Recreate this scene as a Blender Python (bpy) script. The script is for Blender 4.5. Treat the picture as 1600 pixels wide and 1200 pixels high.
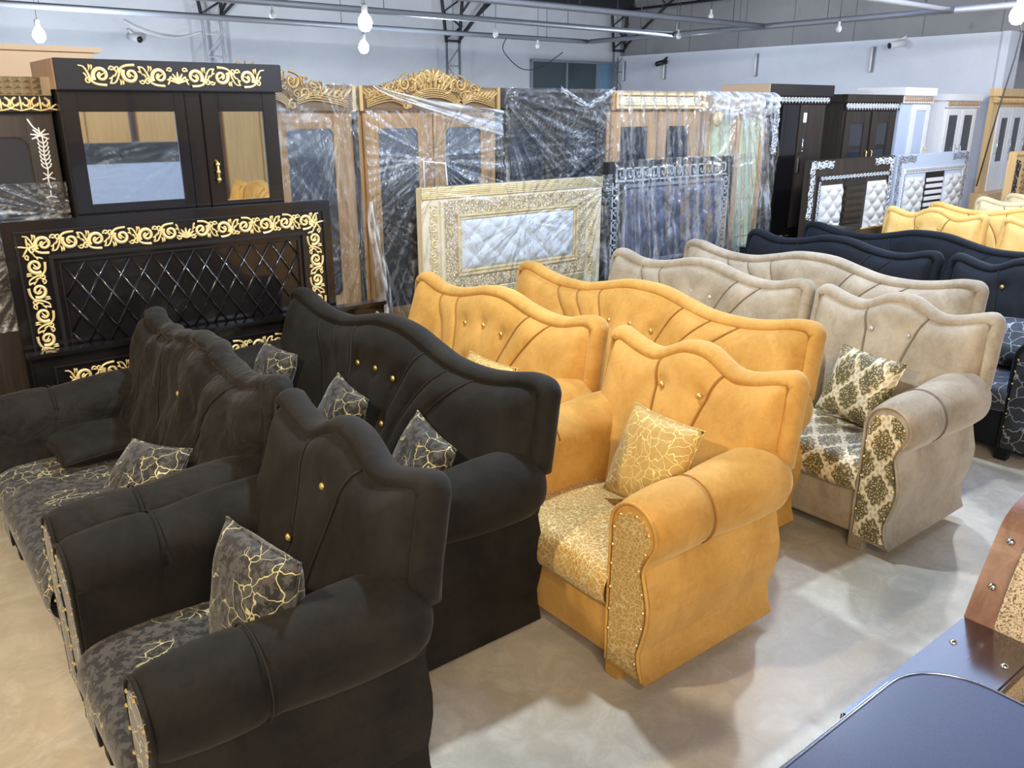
import bpy, bmesh, math, random
from mathutils import Vector, noise
SC = bpy.context.scene
for o in list(bpy.data.objects): bpy.data.objects.remove(o)
COL = SC.collection
PI = math.pi

# ------------------------------------------------------------------ camera
CAMH = 2.0; AZ = math.radians(51.5); PITCH = math.atan(430/1300)
cd = bpy.data.cameras.new('camera'); cam = bpy.data.objects.new('camera', cd); COL.objects.link(cam)
cam.location = (0, 0, CAMH)
F = Vector((math.cos(AZ), math.sin(AZ), 0))
cam.rotation_euler = (Vector((F.x*math.cos(PITCH), F.y*math.cos(PITCH), -math.sin(PITCH)))).to_track_quat('-Z', 'Y').to_euler()
cd.sensor_fit = 'HORIZONTAL'; cd.sensor_width = 36; cd.lens = 36*1300/1600
cd.clip_start = 0.05; cd.clip_end = 100
SC.camera = cam

# ------------------------------------------------------------------ exposure, world, lights
SC.view_settings.view_transform = 'Standard'; SC.view_settings.look = 'None'
SC.view_settings.gamma = 1; SC.view_settings.use_curve_mapping = False
SC.view_settings.exposure = 0.3
W = bpy.data.worlds.new('world'); SC.world = W; W.use_nodes = True
W.node_tree.nodes['Background'].inputs[0].default_value = (.62, .75, 1, 1)
W.node_tree.nodes['Background'].inputs[1].default_value = 1.0

def point(name, loc, watt, colr, rad=.06):
    l = bpy.data.lights.new(name, 'POINT'); l.energy = watt; l.color = colr; l.shadow_soft_size = rad
    o = bpy.data.objects.new(name, l); COL.objects.link(o); o.location = loc; return o
def area(name, loc, target, sx, sy, watt, colr):
    l = bpy.data.lights.new(name, 'AREA'); l.shape = 'RECTANGLE'; l.size = sx; l.size_y = sy; l.energy = watt; l.color = colr
    o = bpy.data.objects.new(name, l); COL.objects.link(o); o.location = loc
    o.rotation_euler = (Vector(target)-Vector(loc)).to_track_quat('-Z', 'Y').to_euler(); return o
COOL = (.80, .90, 1); WARM = (1, .80, .55); WHITE = (1, .97, .92)
LIGHTS = [((2.35, 3.05, 3.2), 230, (.74, .88, 1)), ((-.7, 2.5, 3.2), 230, WARM), ((5.3, 2.9, 3.2), 170, (.80, .91, 1)),
          ((.3, -1.0, 3.3), 110, WARM), ((8.6, 3.4, 2.95), 100, WHITE), ((10.6, 3.4, 3.2), 95, WHITE)]
for i, (p, w, c) in enumerate(LIGHTS): point('bulb_light', p, w, c, .07)
WALL_L = [((2.3, 9.8, 2.3), 190, COOL), ((6.6, 9.4, 2.3), 100, COOL), ((10.2, 8.6, 2.9), 70, COOL)]
for p, w, c in WALL_L: point('bulb_light', p, w, c, .1)
area('doorway_daylight', (8.5, -5.8, 2.6), (6.5, 2, .6), 7, 3.2, 120, (.72, .84, 1))
area('rear_warm_fill', (-1.5, -3.2, 3.8), (2.5, 3.2, .6), 4, 1.5, 300, (1, .80, .58))  # unseen warm fill added behind the camera to lift the shadows

# ------------------------------------------------------------------ basic helpers
def link(name, me, mat=None, parent=None):
    o = bpy.data.objects.new(name, me); COL.objects.link(o)
    if mat is not None and not me.materials: me.materials.append(mat)
    if parent is not None: o.parent = parent
    return o
def empty(name, loc, label=None, cat=None, group=None, rz=0):
    o = bpy.data.objects.new(name, None); COL.objects.link(o); o.location = loc; o.rotation_euler = (0, 0, rz)
    o.empty_display_size = .1
    tag(o, label, cat, group); return o
def tag(o, label=None, cat=None, group=None, kind=None):
    if label: o['label'] = label
    if cat: o['category'] = cat
    if group: o['group'] = group
    if kind: o['kind'] = kind
    return o
def cat_mull(pts, n=8, closed=False):
    out = []; N = len(pts)
    rng = range(N if closed else N-1)
    g = (lambda i: pts[i % N]) if closed else (lambda i: pts[max(0, min(N-1, i))])
    for i in rng:
        p0, p1, p2, p3 = g(i-1), g(i), g(i+1), g(i+2)
        for k in range(n):
            t = k/n
            out.append(tuple(.5*((2*b)+(-a+c)*t+(2*a-5*b+4*c-d)*t*t+(-a+3*b-3*c+d)*t**3) for a, b, c, d in zip(p0, p1, p2, p3)))
    if not closed: out.append(tuple(pts[-1]))
    return out
class MB:
    def __init__(s): s.v = []; s.f = []; s.sm = []; s.mi = []
    def add(s, vs, fs, smooth=False, mi=0):
        b = len(s.v); s.v += [tuple(v) for v in vs]
        for f in fs: s.f.append([b+i for i in f]); s.sm.append(smooth); s.mi.append(mi)
        return s
    def box(s, x0, x1, y0, y1, z0, z1, bev=0, mi=0):
        if bev <= 0:
            vs = [(x, y, z) for x in (x0, x1) for y in (y0, y1) for z in (z0, z1)]
            return s.add(vs, [(0,1,3,2),(4,6,7,5),(0,4,5,1),(2,3,7,6),(0,2,6,4),(1,5,7,3)], False, mi)
        bm = bmesh.new(); bmesh.ops.create_cube(bm, size=1)
        for v in bm.verts: v.co = Vector(((x0+x1)/2+v.co.x*(x1-x0), (y0+y1)/2+v.co.y*(y1-y0), (z0+z1)/2+v.co.z*(z1-z0)))
        bmesh.ops.bevel(bm, geom=bm.edges[:], offset=min(bev, .45*min(abs(x1-x0), abs(y1-y0), abs(z1-z0))), segments=2, affect='EDGES')
        bm.verts.index_update(); s.add([v.co[:] for v in bm.verts], [[v.index for v in f.verts] for f in bm.faces], False, mi); bm.free(); return s
    def grid(s, P, closed_u=False, smooth=True, mi=0):      # P[i][j]
        n, m = len(P), len(P[0]); vs = [p for r in P for p in r]; fs = []
        for i in range(n if closed_u else n-1):
            for j in range(m-1):
                a = i*m+j; b = ((i+1) % n)*m+j; fs.append((a, b, b+1, a+1))
        return s.add(vs, fs, smooth, mi)
    def prism(s, poly, fn, h0, h1, smooth=False, mi=0):      # poly 2D, fn(u,v,h)->xyz
        n = len(poly); vs = [fn(u, v, h0) for u, v in poly]+[fn(u, v, h1) for u, v in poly]
        s.add(vs, [tuple(range(n))[::-1], tuple(range(n, 2*n))], False, mi)
        s.add(vs, [(i, (i+1) % n, n+(i+1) % n, n+i) for i in range(n)], smooth, mi); return s
    def tube(s, pts, r, k=8, closed=False, cap=True, mi=0, sq=1.0, up=None):
        pts = [Vector(p) for p in pts]; n = len(pts); R = []
        rr = r if isinstance(r, (list, tuple)) else [r]*n
        U = None
        for i in range(n):
            a = pts[(i-1) % n] if (closed or i > 0) else pts[i]; b = pts[(i+1) % n] if (closed or i < n-1) else pts[i]
            T = (b-a); T = T.normalized() if T.length > 1e-9 else Vector((0, 0, 1))
            if up is not None: N_ = Vector(up) - T*T.dot(Vector(up))
            elif U is None: N_ = T.orthogonal()
            else: N_ = U - T*T.dot(U)
            N_.normalize(); U = N_; B = T.cross(N_)
            R.append([pts[i]+(N_*math.cos(2*PI*j/k)*sq+B*math.sin(2*PI*j/k))*rr[i] for j in range(k)])
        b0 = len(s.v); vs = [p for q in R for p in q]; fs = []
        for i in range(n if closed else n-1):
            for j in range(k):
                a = i*k+j; a2 = i*k+(j+1) % k; c = ((i+1) % n)*k+j; c2 = ((i+1) % n)*k+(j+1) % k; fs.append((a, a2, c2, c))
        if cap and not closed: fs.append(tuple(range(k))[::-1]); fs.append(tuple((n-1)*k+j for j in range(k)))
        return s.add(vs, fs, True, mi)
    def lathe(s, prof, c, axis='z', k=12, mi=0):             # prof [(r,h)]
        P = []
        for j in range(k):
            a = 2*PI*j/k; row = []
            for r, h in prof:
                p = (r*math.cos(a), r*math.sin(a), h)
                if axis == 'x': p = (p[2], p[0], p[1])
                if axis == 'y': p = (p[0], p[2], p[1])
                row.append((c[0]+p[0], c[1]+p[1], c[2]+p[2]))
            P.append(row)
        return s.grid(P, closed_u=True, mi=mi)
    def build(s, name, mat, parent=None):
        me = bpy.data.meshes.new(name); me.from_pydata(s.v, [], s.f)
        me.polygons.foreach_set('use_smooth', s.sm); mats = mat if isinstance(mat, (list, tuple)) else [mat]
        for m in mats: me.materials.append(m)
        if len(mats) > 1: me.polygons.foreach_set('material_index', s.mi)
        bm = bmesh.new(); bm.from_mesh(me); bmesh.ops.recalc_face_normals(bm, faces=bm.faces[:]); bm.to_mesh(me); bm.free()
        me.update(); return link(name, me, None, parent)

# ------------------------------------------------------------------ materials
class NT:
    def __init__(s, name):
        s.m = bpy.data.materials.new(name); s.m.use_nodes = True; s.t = s.m.node_tree; s.b = s.t.nodes['Principled BSDF']
        s.out = s.t.nodes['Material Output']
    def n(s, typ, **kw):
        nd = s.t.nodes.new(typ)
        for k, v in kw.items():
            if k.startswith('i_'):
                key = k[2:]; key = int(key) if key.isdigit() else key.replace('_', ' ')
                nd.inputs[key].default_value = v
            else: setattr(nd, k, v)
        return nd
    def l(s, a, b): s.t.links.new(a, b)
    def ramp(s, src, stops, interp='LINEAR'):
        r = s.n('ShaderNodeValToRGB'); r.color_ramp.interpolation = interp; e = r.color_ramp.elements
        while len(e) < len(stops): e.new(.5)
        for el, (p, c) in zip(e, stops): el.position = p; el.color = (c, c, c, 1) if isinstance(c, (int, float)) else (*c, 1)
        s.l(src, r.inputs[0]); return r.outputs[0]
    def mix(s, f, a, b, mode='MIX'):
        m = s.n('ShaderNodeMix', data_type='RGBA', blend_type=mode)
        for i, x in ((0, f), (6, a), (7, b)):
            if hasattr(x, 'is_linked') or hasattr(x, 'links'): s.l(x, m.inputs[i])
            else: m.inputs[i].default_value = x if i == 0 else (*x, 1)
        return m.outputs[2]
    def math(s, op, a, b=None, c=None):
        m = s.n('ShaderNodeMath', operation=op)
        for i, x in enumerate((a, b, c)):
            if x is None: continue
            if hasattr(x, 'links'): s.l(x, m.inputs[i])
            else: m.inputs[i].default_value = x
        return m.outputs[0]
    def co(s, scale=(1, 1, 1), loc=(0, 0, 0), kind='Object'):
        t = s.n('ShaderNodeTexCoord'); mp = s.n('ShaderNodeMapping'); mp.inputs['Scale'].default_value = scale; mp.inputs['Location'].default_value = loc
        s.l(t.outputs[kind], mp.inputs[0]); return mp.outputs[0]
    def noise(s, vec, scale, detail=3, rough=.5, dist=0):
        nn = s.n('ShaderNodeTexNoise'); nn.inputs['Scale'].default_value = scale; nn.inputs['Detail'].default_value = detail
        nn.inputs['Roughness'].default_value = rough; nn.inputs['Distortion'].default_value = dist; s.l(vec, nn.inputs['Vector']); return nn
    def vor(s, vec, scale, feature='F1', rand=1):
        v = s.n('ShaderNodeTexVoronoi', feature=feature); v.inputs['Scale'].default_value = scale; v.inputs['Randomness'].default_value = rand
        s.l(vec, v.inputs['Vector']); return v
    def bump(s, h, strength=.2, dist=.01):
        b = s.n('ShaderNodeBump'); b.inputs['Strength'].default_value = strength; b.inputs['Distance'].default_value = dist
        s.l(h, b.inputs['Height']); s.l(b.outputs[0], s.b.inputs['Normal']); return b
    def set(s, **kw):
        for k, v in kw.items():
            i = s.b.inputs[k.replace('_', ' ')]
            if hasattr(v, 'links'): s.l(v, i)
            else: i.default_value = (*v, 1) if isinstance(v, tuple) else v
        return s
def simple(name, c, rough=.5, metal=0, **kw):
    t = NT(name); t.set(Base_Color=c, Roughness=rough, Metallic=metal, **kw); return t.m
def emis(name, c, st):
    t = NT(name); t.set(Base_Color=c, Emission_Color=c, Emission_Strength=st); return t.m
def velvet(name, c, c2, sheen=.5, tint=(1, 1, 1), wr=0):
    t = NT(name); co = t.co()
    n1 = t.noise(co, 3.2, 4, .6, .6); n2 = t.noise(co, 22, 3, .7, 1.2)
    f = t.math('ADD', t.math('MULTIPLY', n1.outputs[0], .75), t.math('MULTIPLY', n2.outputs[0], .25))
    f = t.ramp(f, [(.38, 0), (.62, 1)])
    col = t.mix(f, c, c2)
    t.set(Base_Color=col, Roughness=.78, Sheen_Weight=sheen, Sheen_Roughness=.45, Sheen_Tint=tint)
    t.b.inputs['Specular IOR Level'].default_value = .25
    n3 = t.noise(co, 9 if wr else 500, 2, .5, 1.0 if wr else 0); t.bump(n3.outputs[0], .6 if wr else .08, .03 if wr else .002)
    return t.m
def cracked(name, base, blot, line, vs=11, lw=.035, bl=(.5, .56), rough=.6, mask=True, metal=.5, n_scale=16):
    t = NT(name); co = t.co()
    nz = t.noise(co, 7, 3, .6); ad = t.n('ShaderNodeVectorMath', operation='MULTIPLY_ADD')
    t.l(nz.outputs['Color'], ad.inputs[0]); ad.inputs[1].default_value = (.12, .12, .12); t.l(co, ad.inputs[2])
    v = t.vor(ad.outputs[0], vs, 'DISTANCE_TO_EDGE')
    ln = t.ramp(v.outputs['Distance'], [(0, 1), (lw, 1), (lw*1.6, 0)])
    if mask:
        mk = t.noise(co, 3.0, 2); ln = t.math('MULTIPLY', ln, t.ramp(mk.outputs[0], [(.42, 0), (.47, 1)]))
    nb = t.noise(co, n_scale, 8, .72); bb = t.ramp(nb.outputs[0], [(bl[0], 0), (bl[1], 1)])
    c1 = t.mix(bb, base, blot); c2 = t.mix(ln, c1, line)
    t.set(Base_Color=c2, Roughness=rough, Metallic=t.math('MULTIPLY', ln, metal), Sheen_Weight=.2)
    t.bump(ln, .25, .002); return t.m
def damask(name, base, dark, line, per=.17):
    t = NT(name); co = t.co(); sp = t.n('ShaderNodeSeparateXYZ'); nz = t.noise(co, 14, 2)
    t.l(co, sp.inputs[0]); k = 2*PI/per
    # two in-plane coordinates that work on tops, fronts and tilted cushions alike
    a = t.math('MULTIPLY', sp.outputs[1], k); bsum = t.math('ADD', sp.outputs[0], sp.outputs[2]); b = t.math('MULTIPLY', bsum, k*.7)
    s_ = t.math('ADD', t.math('COSINE', a), t.math('COSINE', b))
    q = t.math('MULTIPLY', t.math('SINE', t.math('MULTIPLY', a, 4)), t.math('SINE', t.math('MULTIPLY', b, 4)))
    s2 = t.math('ADD', s_, t.math('MULTIPLY', q, .35)); ab = t.math('ABSOLUTE', s2)
    med = t.ramp(ab, [(.42, 0), (.5, 1)])
    ring = t.ramp(ab, [(.16, 1), (.24, 0), (.95, 0), (1.0, 1), (1.1, 0)])
    dots = t.vor(co, 62, 'F1', .6); dd = t.ramp(dots.outputs['Distance'], [(.22, 0), (.32, 1), (.62, 1), (.7, .2)])
    m2 = t.math('MULTIPLY', med, dd)
    gold = t.mix(t.ramp(t.vor(co, 110).outputs['Distance'], [(.3, 1), (.5, 0)]), base, (.55, .40, .13))
    c = t.mix(m2, gold, dark); c = t.mix(ring, c, line)
    t.set(Base_Color=c, Roughness=.6, Sheen_Weight=.2); t.bump(nz.outputs[0], .2, .003); return t.m
def wood(name, c1, c2, rough=.35, axis=2, scale=3, coat=0):
    t = NT(name); sc = [28, 28, 28]; sc[axis] = 1.4
    co = t.co(tuple(x*scale/3 for x in sc)); n = t.noise(co, 1.0, 5, .6, .8)
    t.set(Base_Color=t.mix(t.ramp(n.outputs[0], [(.35, 0), (.68, 1)]), c1, c2), Roughness=rough, Coat_Weight=coat, Coat_Roughness=.08)
    t.bump(n.outputs[0], .05, .003); return t.m
def film(name, milk_glint=.35, gl=.18, rough=.12, tint=(.93, .96, 1)):
    t = NT(name); t.t.nodes.remove(t.b)
    at = t.n('ShaderNodeAttribute', attribute_name='crease')
    co = t.co(); n = t.noise(co, 17, 4, .65, 2.0); n2 = t.noise(co, 5, 3, .6, 1)
    ridge = t.math('SUBTRACT', 1.0, t.math('MULTIPLY', t.math('ABSOLUTE', t.math('SUBTRACT', n.outputs[0], .5)), 9))
    ridge = t.math('MULTIPLY', t.math('MAXIMUM', ridge, 0), t.ramp(n2.outputs[0], [(.50, 0), (.66, 1)]))
    cr = t.math('MAXIMUM', at.outputs['Fac'], t.math('MULTIPLY', ridge, .28))
    bp = t.n('ShaderNodeBump'); bp.inputs['Strength'].default_value = .4; bp.inputs['Distance'].default_value = .012
    hh = t.math('ADD', at.outputs['Fac'], n.outputs[0]); t.l(hh, bp.inputs['Height'])
    tr = t.n('ShaderNodeBsdfTransparent'); tr.inputs[0].default_value = (*tint, 1)
    gs = t.n('ShaderNodeBsdfGlossy'); gs.inputs['Roughness'].default_value = rough; t.l(bp.outputs[0], gs.inputs['Normal'])
    df = t.n('ShaderNodeBsdfDiffuse'); df.inputs[0].default_value = (.8, .86, .93, 1)
    lw = t.n('ShaderNodeLayerWeight'); lw.inputs[0].default_value = .25; t.l(bp.outputs[0], lw.inputs['Normal'])
    m1 = t.n('ShaderNodeMixShader'); t.l(t.math('ADD', t.math('MULTIPLY', lw.outputs['Fresnel'], .55), gl*.15), m1.inputs[0]); t.l(tr.outputs[0], m1.inputs[1]); t.l(gs.outputs[0], m1.inputs[2])
    m2 = t.n('ShaderNodeMixShader'); t.l(t.math('ADD', t.math('MULTIPLY', t.math('POWER', cr, 1.6), milk_glint), .012), m2.inputs[0]); t.l(m1.outputs[0], m2.inputs[1]); t.l(df.outputs[0], m2.inputs[2])  # crease white: film milky in folds, plus light streaks painted into the colour
    t.l(m2.outputs[0], t.out.inputs[0]); return t.m

M = {}
M['black_velvet'] = velvet('black_velvet', (.005, .0045, .004), (.016, .0145, .0125), .05, (.9, .8, .7))
M['black_velvet_loose'] = velvet('black_velvet_loose', (.005, .0045, .004), (.018, .016, .014), .08, (.9, .8, .7), wr=1)
M['mustard_velvet'] = velvet('mustard_velvet', (.47, .245, .05), (.64, .365, .10), .33, (1, .85, .5))
M['taupe_velvet'] = velvet('taupe_velvet', (.28, .23, .165), (.46, .39, .30), .35, (1, .95, .9))
M['navy_velvet'] = velvet('navy_velvet', (.0035, .0045, .007), (.008, .011, .018), .07, (.5, .7, 1))
M['yellow_velvet'] = velvet('yellow_velvet', (.68, .43, .12), (.80, .54, .20), .3, (1, .9, .6))
M['cream_velvet'] = velvet('cream_velvet', (.62, .53, .33), (.75, .66, .45), .3)
M['black_pattern'] = cracked('black_pattern', (.006, .0055, .005), (.060, .056, .053), (.66, .60, .32), 15, .015, (.49, .515), n_scale=34)
M['mustard_pattern'] = cracked('mustard_pattern', (.42, .24, .05), (.50, .32, .10), (.74, .60, .30), 50, .045, (.4, .7), mask=False, metal=.3)
M['cushion_mustard'] = cracked('cushion_mustard', (.47, .29, .07), (.55, .37, .12), (.90, .70, .28), 24, .022, (.4, .7), mask=False, metal=.3)
M['damask'] = damask('damask', (.58, .49, .29), (.10, .08, .025), (.74, .69, .56), .155)
M['navy_pattern'] = cracked('navy_pattern', (.008, .010, .016), (.02, .024, .035), (.30, .33, .36), 12, .02, (.45, .6), mask=False)
M['cream_pattern'] = damask('cream_pattern', (.72, .62, .38), (.45, .33, .12), (.85, .8, .65), .12)
M['gold'] = simple('gold', (.83, .62, .22), .28, .75)
M['gold_paint'] = simple('gold_paint', (.80, .65, .33), .36, .3)
M['silver_paint'] = simple('silver_paint', (.62, .68, .74), .35, .5)
M['crystal'] = simple('crystal', (.85, .86, .88), .1, .6)
M['seam'] = simple('seam', (.01, .009, .008), .9)
M['mustard_dark'] = simple('mustard_dark', (.33, .15, .025), .8)
M['taupe_dark'] = simple('taupe_dark', (.2, .16, .11), .8)
M['black_lacquer'] = simple('black_lacquer', (.008, .007, .008), .16, 0, Coat_Weight=.4)
M['black_satin'] = simple('black_satin', (.010, .009, .011), .35)
M['dark_wood'] = wood('dark_wood', (.018, .013, .010), (.04, .03, .024), .4)
M['walnut'] = wood('walnut', (.24, .13, .05), (.40, .235, .10), .42)
M['oak'] = wood('oak', (.40, .235, .115), (.52, .33, .17), .42)
M['brown_board'] = wood('brown_board', (.17, .085, .05), (.26, .14, .085), .3)
M['tan_board'] = simple('tan_board', (.50, .37, .25), .6)
M['gold_wood'] = wood('gold_wood', (.62, .42, .19), (.74, .53, .27), .4)
M['carved_gold'] = simple('carved_gold', (.46, .32, .14), .36, .3)
M['stud_brass'] = simple('stud_brass', (.33, .27, .18), .3, .5)
M['slate_pad'] = simple('slate_pad', (.085, .10, .15), .4)
M['crown_brown'] = wood('crown_brown', (.10, .055, .022), (.16, .09, .04), .45, axis=0)
M['cream_paint'] = simple('cream_paint', (.72, .62, .42), .4)
M['cream_gold'] = simple('cream_gold', (.74, .60, .32), .4, .15)
M['white_paint'] = simple('white_paint', (.78, .80, .84), .4)
M['blue_white'] = simple('blue_white', (.50, .60, .78), .4)
M['mirror'] = simple('mirror', (.86, .89, .92), .02, 1)
M['dark_glass'] = simple('dark_glass', (.02, .025, .035), .06, 0, Coat_Weight=.5)
M['green_panel'] = simple('green_panel', (.50, .56, .36), .5)
M['tuft_white'] = simple('tuft_white', (.60, .62, .64), .5)
M['metal_edge'] = simple('metal_edge', (.75, .78, .82), .2, 1)
M['brown_pattern'] = cracked('brown_pattern', (.78, .69, .47), (.72, .62, .40), (.34, .23, .10), 52, .10, (.4, .6), mask=False, metal=0)
M['film'] = film('film', .42); M['film_light'] = film('film_light', .30, .10); M['film_streak'] = film('film_streak', .30, .2, .2, (.90, .94, 1)); M['film_milky'] = film('film_milky', .62, .25, .2, (.95, .97, 1))
M['steel_dark'] = simple('steel_dark', (.03, .033, .04), .5, .3)
M['steel_grey'] = simple('steel_grey', (.26, .28, .33), .5, .3)
M['white_plastic'] = simple('white_plastic', (.75, .77, .8), .4)
M['black_plastic'] = simple('black_plastic', (.01, .01, .012), .4)
M['bulb_cool'] = emis('bulb_cool', (.72, .92, 1), 30); M['bulb_warm'] = emis('bulb_warm', (1, .93, .8), 30)

# concrete floor
t = NT('concrete_floor'); co = t.co(kind='Object')
a = t.noise(co, .9, 5, .6, .5); b = t.noise(co, 7, 8, .75, .8); c = t.noise(co, 60, 4, .6)
col = t.mix(t.ramp(a.outputs[0], [(.36, 0), (.64, 1)]), (.47, .43, .35), (.64, .59, .49))
col = t.mix(t.math('MULTIPLY', t.ramp(b.outputs[0], [(.45, 0), (.62, 1)]), .45), col, (.76, .73, .65))
col = t.mix(t.ramp(c.outputs[0], [(.66, 0), (.72, .5)]), col, (.70, .68, .62))
for ang, sc_ in ((.5, 1.3), (-.8, .9), (1.3, 1.7)):
    tc = t.n('ShaderNodeTexCoord'); mp = t.n('ShaderNodeMapping'); mp.inputs['Rotation'].default_value = (0, 0, ang); mp.inputs['Scale'].default_value = (.8*sc_, 9*sc_, 1); t.l(tc.outputs['Object'], mp.inputs[0])
    sn = t.noise(mp.outputs[0], 1.5, 3, .6, .4); lnm = t.math('LESS_THAN', t.math('ABSOLUTE', t.math('SUBTRACT', sn.outputs[0], .5)), .0022)
    col = t.mix(t.math('MULTIPLY', lnm, t.math('MULTIPLY', t.ramp(a.outputs[0], [(.45, 0), (.6, 1)]), .35)), col, (.30, .28, .25))
d5 = t.noise(co, 2.6, 6, .7, 1.2); col = t.mix(t.math('MULTIPLY', t.ramp(d5.outputs[0], [(.5, 0), (.66, 1)]), .5), col, (.42, .39, .33))
t.set(Base_Color=col, Roughness=t.ramp(b.outputs[0], [(.3, .28), (.7, .5)])); t.bump(b.outputs[0], .12, .004); M['floor'] = t.m
def wallmat(name, c1, c2, dirt=.5, panels=0):
    t = NT(name); co = t.co(); a = t.noise(co, .7, 6, .65, .4); b = t.noise(co, 5, 8, .75)
    col = t.mix(t.ramp(a.outputs[0], [(.35, 0), (.65, 1)]), c1, c2)
    col = t.mix(t.math('MULTIPLY', t.ramp(b.outputs[0], [(.62, 0), (.70, 1)]), dirt), col, tuple(x*.55 for x in c1))
    if panels:
        sp = t.n('ShaderNodeSeparateXYZ'); t.l(co, sp.inputs[0])
        s = t.math('FRACT', t.math('MULTIPLY', sp.outputs[panels-1], 1/1.1)); ln = t.ramp(s, [(0, 1), (.012, 1), (.016, 0)])
        col = t.mix(t.math('MULTIPLY', ln, .7), col, tuple(x*.4 for x in c1))
    t.set(Base_Color=col, Roughness=.75); t.bump(b.outputs[0], .1, .01); return t.m
M['wall_back'] = wallmat('wall_back_plaster', (.52, .55, .62), (.60, .63, .70), .3)
M['wall_grey'] = wallmat('wall_grey_concrete', (.22, .225, .25), (.29, .30, .32), .7, panels=2)
M['wall_white'] = wallmat('wall_white_paint', (.58, .62, .73), (.66, .70, .80), .25)
M['roof'] = simple('roof_sheet', (.02, .022, .028), .6)
M['wall_side'] = simple('wall_side_plaster', (.5, .5, .5), .8)
def speckle(name, base, dot, sc=170):
    t = NT(name); co = t.co(); v = t.noise(co, sc, 3, .8)
    t.set(Base_Color=t.mix(t.ramp(v.outputs[0], [(.44, 1), (.5, 0)]), base, dot), Roughness=.8); return t.m
M['speckle'] = speckle('speckled_fabric', (.60, .50, .35), (.13, .085, .045))
t = NT('table_top'); co = t.co(); v = t.noise(co, 260, 2, .6)
t.set(Base_Color=t.mix(v.outputs[0], (.018, .020, .06), (.05, .053, .125)), Roughness=.30, IOR=1.45); M['table_top'] = t.m
M['glossy_walnut'] = None; _g = wood('glossy_walnut', (.035, .018, .015), (.065, .036, .03), .14, axis=0)
_g.node_tree.nodes['Principled BSDF'].inputs['IOR'].default_value = 2.0; M['glossy_walnut'] = _g
M['edge_walnut'] = wood('edge_walnut', (.17, .085, .055), (.26, .14, .095), .3, axis=2)

# ------------------------------------------------------------------ setting
def struct(name, mb, mat): o = mb.build(name, mat); o['kind'] = 'structure'; return o
XW, YW, ZC = 12.98, 12.8, 4.2
struct('floor', MB().box(-5, 16.2, -9, YW+.2, -.1, 0), M['floor'])
struct('wall_back', MB().box(-5, XW+.2, YW, YW+.2, 0, ZC), M['wall_back'])
struct('wall_right', MB().box(XW, XW+.2, 5.36, YW, 0, 3.0).box(XW, XW+.2, -9, YW, 3.0, ZC), M['wall_grey'])
struct('wall_recess', MB().box(16.0, 16.2, -9, 9, 0, 3.1), M['wall_white'])
struct('wall_recess_side', MB().box(XW+.2, 16.0, 8.9, 9.0, 0, 3.1), M['wall_white'])
struct('trim_2', MB().box(XW+.2, 16.2, -9, 9, 3.0, 3.1), M['wall_white'])
struct('wall_left', MB().box(-5.2, -5, -9, YW, 0, ZC), M['wall_side'])
struct('ceiling', MB().box(-5, XW+.2, -9, YW+.2, ZC, ZC+.1), M['roof'])
struct('wall_partition', MB().box(12.86, XW, 5.4, 12.72, 0, 3.0), M['wall_white'])
struct('trim_1', MB().box(12.80, 13.18, 5.30, 5.40, 0, 3.0), M['wall_white'])
struct('added_glow_panel', MB().box(5.0, 9.2, .6, 4.2, ZC-.03, ZC-.01), emis('blue_glow', (.42, .60, 1), 2.0))  # unseen glowing panel, added for blue reflections on table and arm board
struct('trim_3', MB().box(-5, XW, YW-.35, YW, 3.84, ZC), M['roof'])
# office window in the back wall
w = MB()
for x in (10.62, 11.5, 12.3, 12.8): w.box(x-.02, x+.02, YW-.06, YW, 2.05, 2.86)
w.box(10.6, 12.82, YW-.07, YW, 2.84, 2.89)
wf = struct('window_1', w, M['steel_grey'])
g = MB().box(10.64, 12.3, YW-.03, YW-.02, 2.05, 2.84).build('pane', simple('office_glass', (.05, .075, .09), .12), wf)
g = MB().box(12.3, 12.8, YW-.03, YW-.02, 2.05, 2.84).build('pane', simple('office_glass_blue', (.16, .28, .42), .2), wf)

# ------------------------------------------------------------------ sofas
# local frame: x = depth (0 front of the arms .. .82 rear), y = width, z = up
ARM = [(0,.07),(0,.635),(.2,.63),(.19,.56),(.174,.51),(.186,.46),(.205,.39),(.205,.32),(.188,.24),(.171,.18),(.178,.12),(.2,.06)]
TOPS = {1: (.505, [(0,1.09),(.08,1.078),(.2,1.022),(.30,1.03),(.43,1.068),(.505,1.07)], [.165]),
        2: (.80, [(0,1.095),(.12,1.085),(.27,1.05),(.42,1.03),(.55,1.035),(.69,1.07),(.80,1.07)], [.31,.48]),
        3: (1.11, [(0,1.087),(.15,1.078),(.32,1.04),(.48,1.010),(.68,1.008),(.84,1.03),(.97,1.058),(1.11,1.058)], [.31,.50,.68])}
def top_fn(kind):
    pts = TOPS[kind][1]; P = cat_mull([(-pts[1][0], pts[1][1])]+pts, 10)
    def f(y):
        y = abs(y)
        for a, b in zip(P, P[1:]):
            if a[0] <= y <= b[0] and b[0] > a[0]: return a[1]+(b[1]-a[1])*(y-a[0])/(b[0]-a[0])
        return pts[-1][1]
    return f
def xf(z): return .765-.15*(1.02-z)
def xr(z): return .75 if z < .65 else .75+.07*((z-.65)/.4)
def corner(y, hw, r): # drop near the outer corners
    d = abs(y)-(hw-r)
    return 0 if d <= 0 else r-math.sqrt(max(0, r*r-min(d, r)**2))
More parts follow.
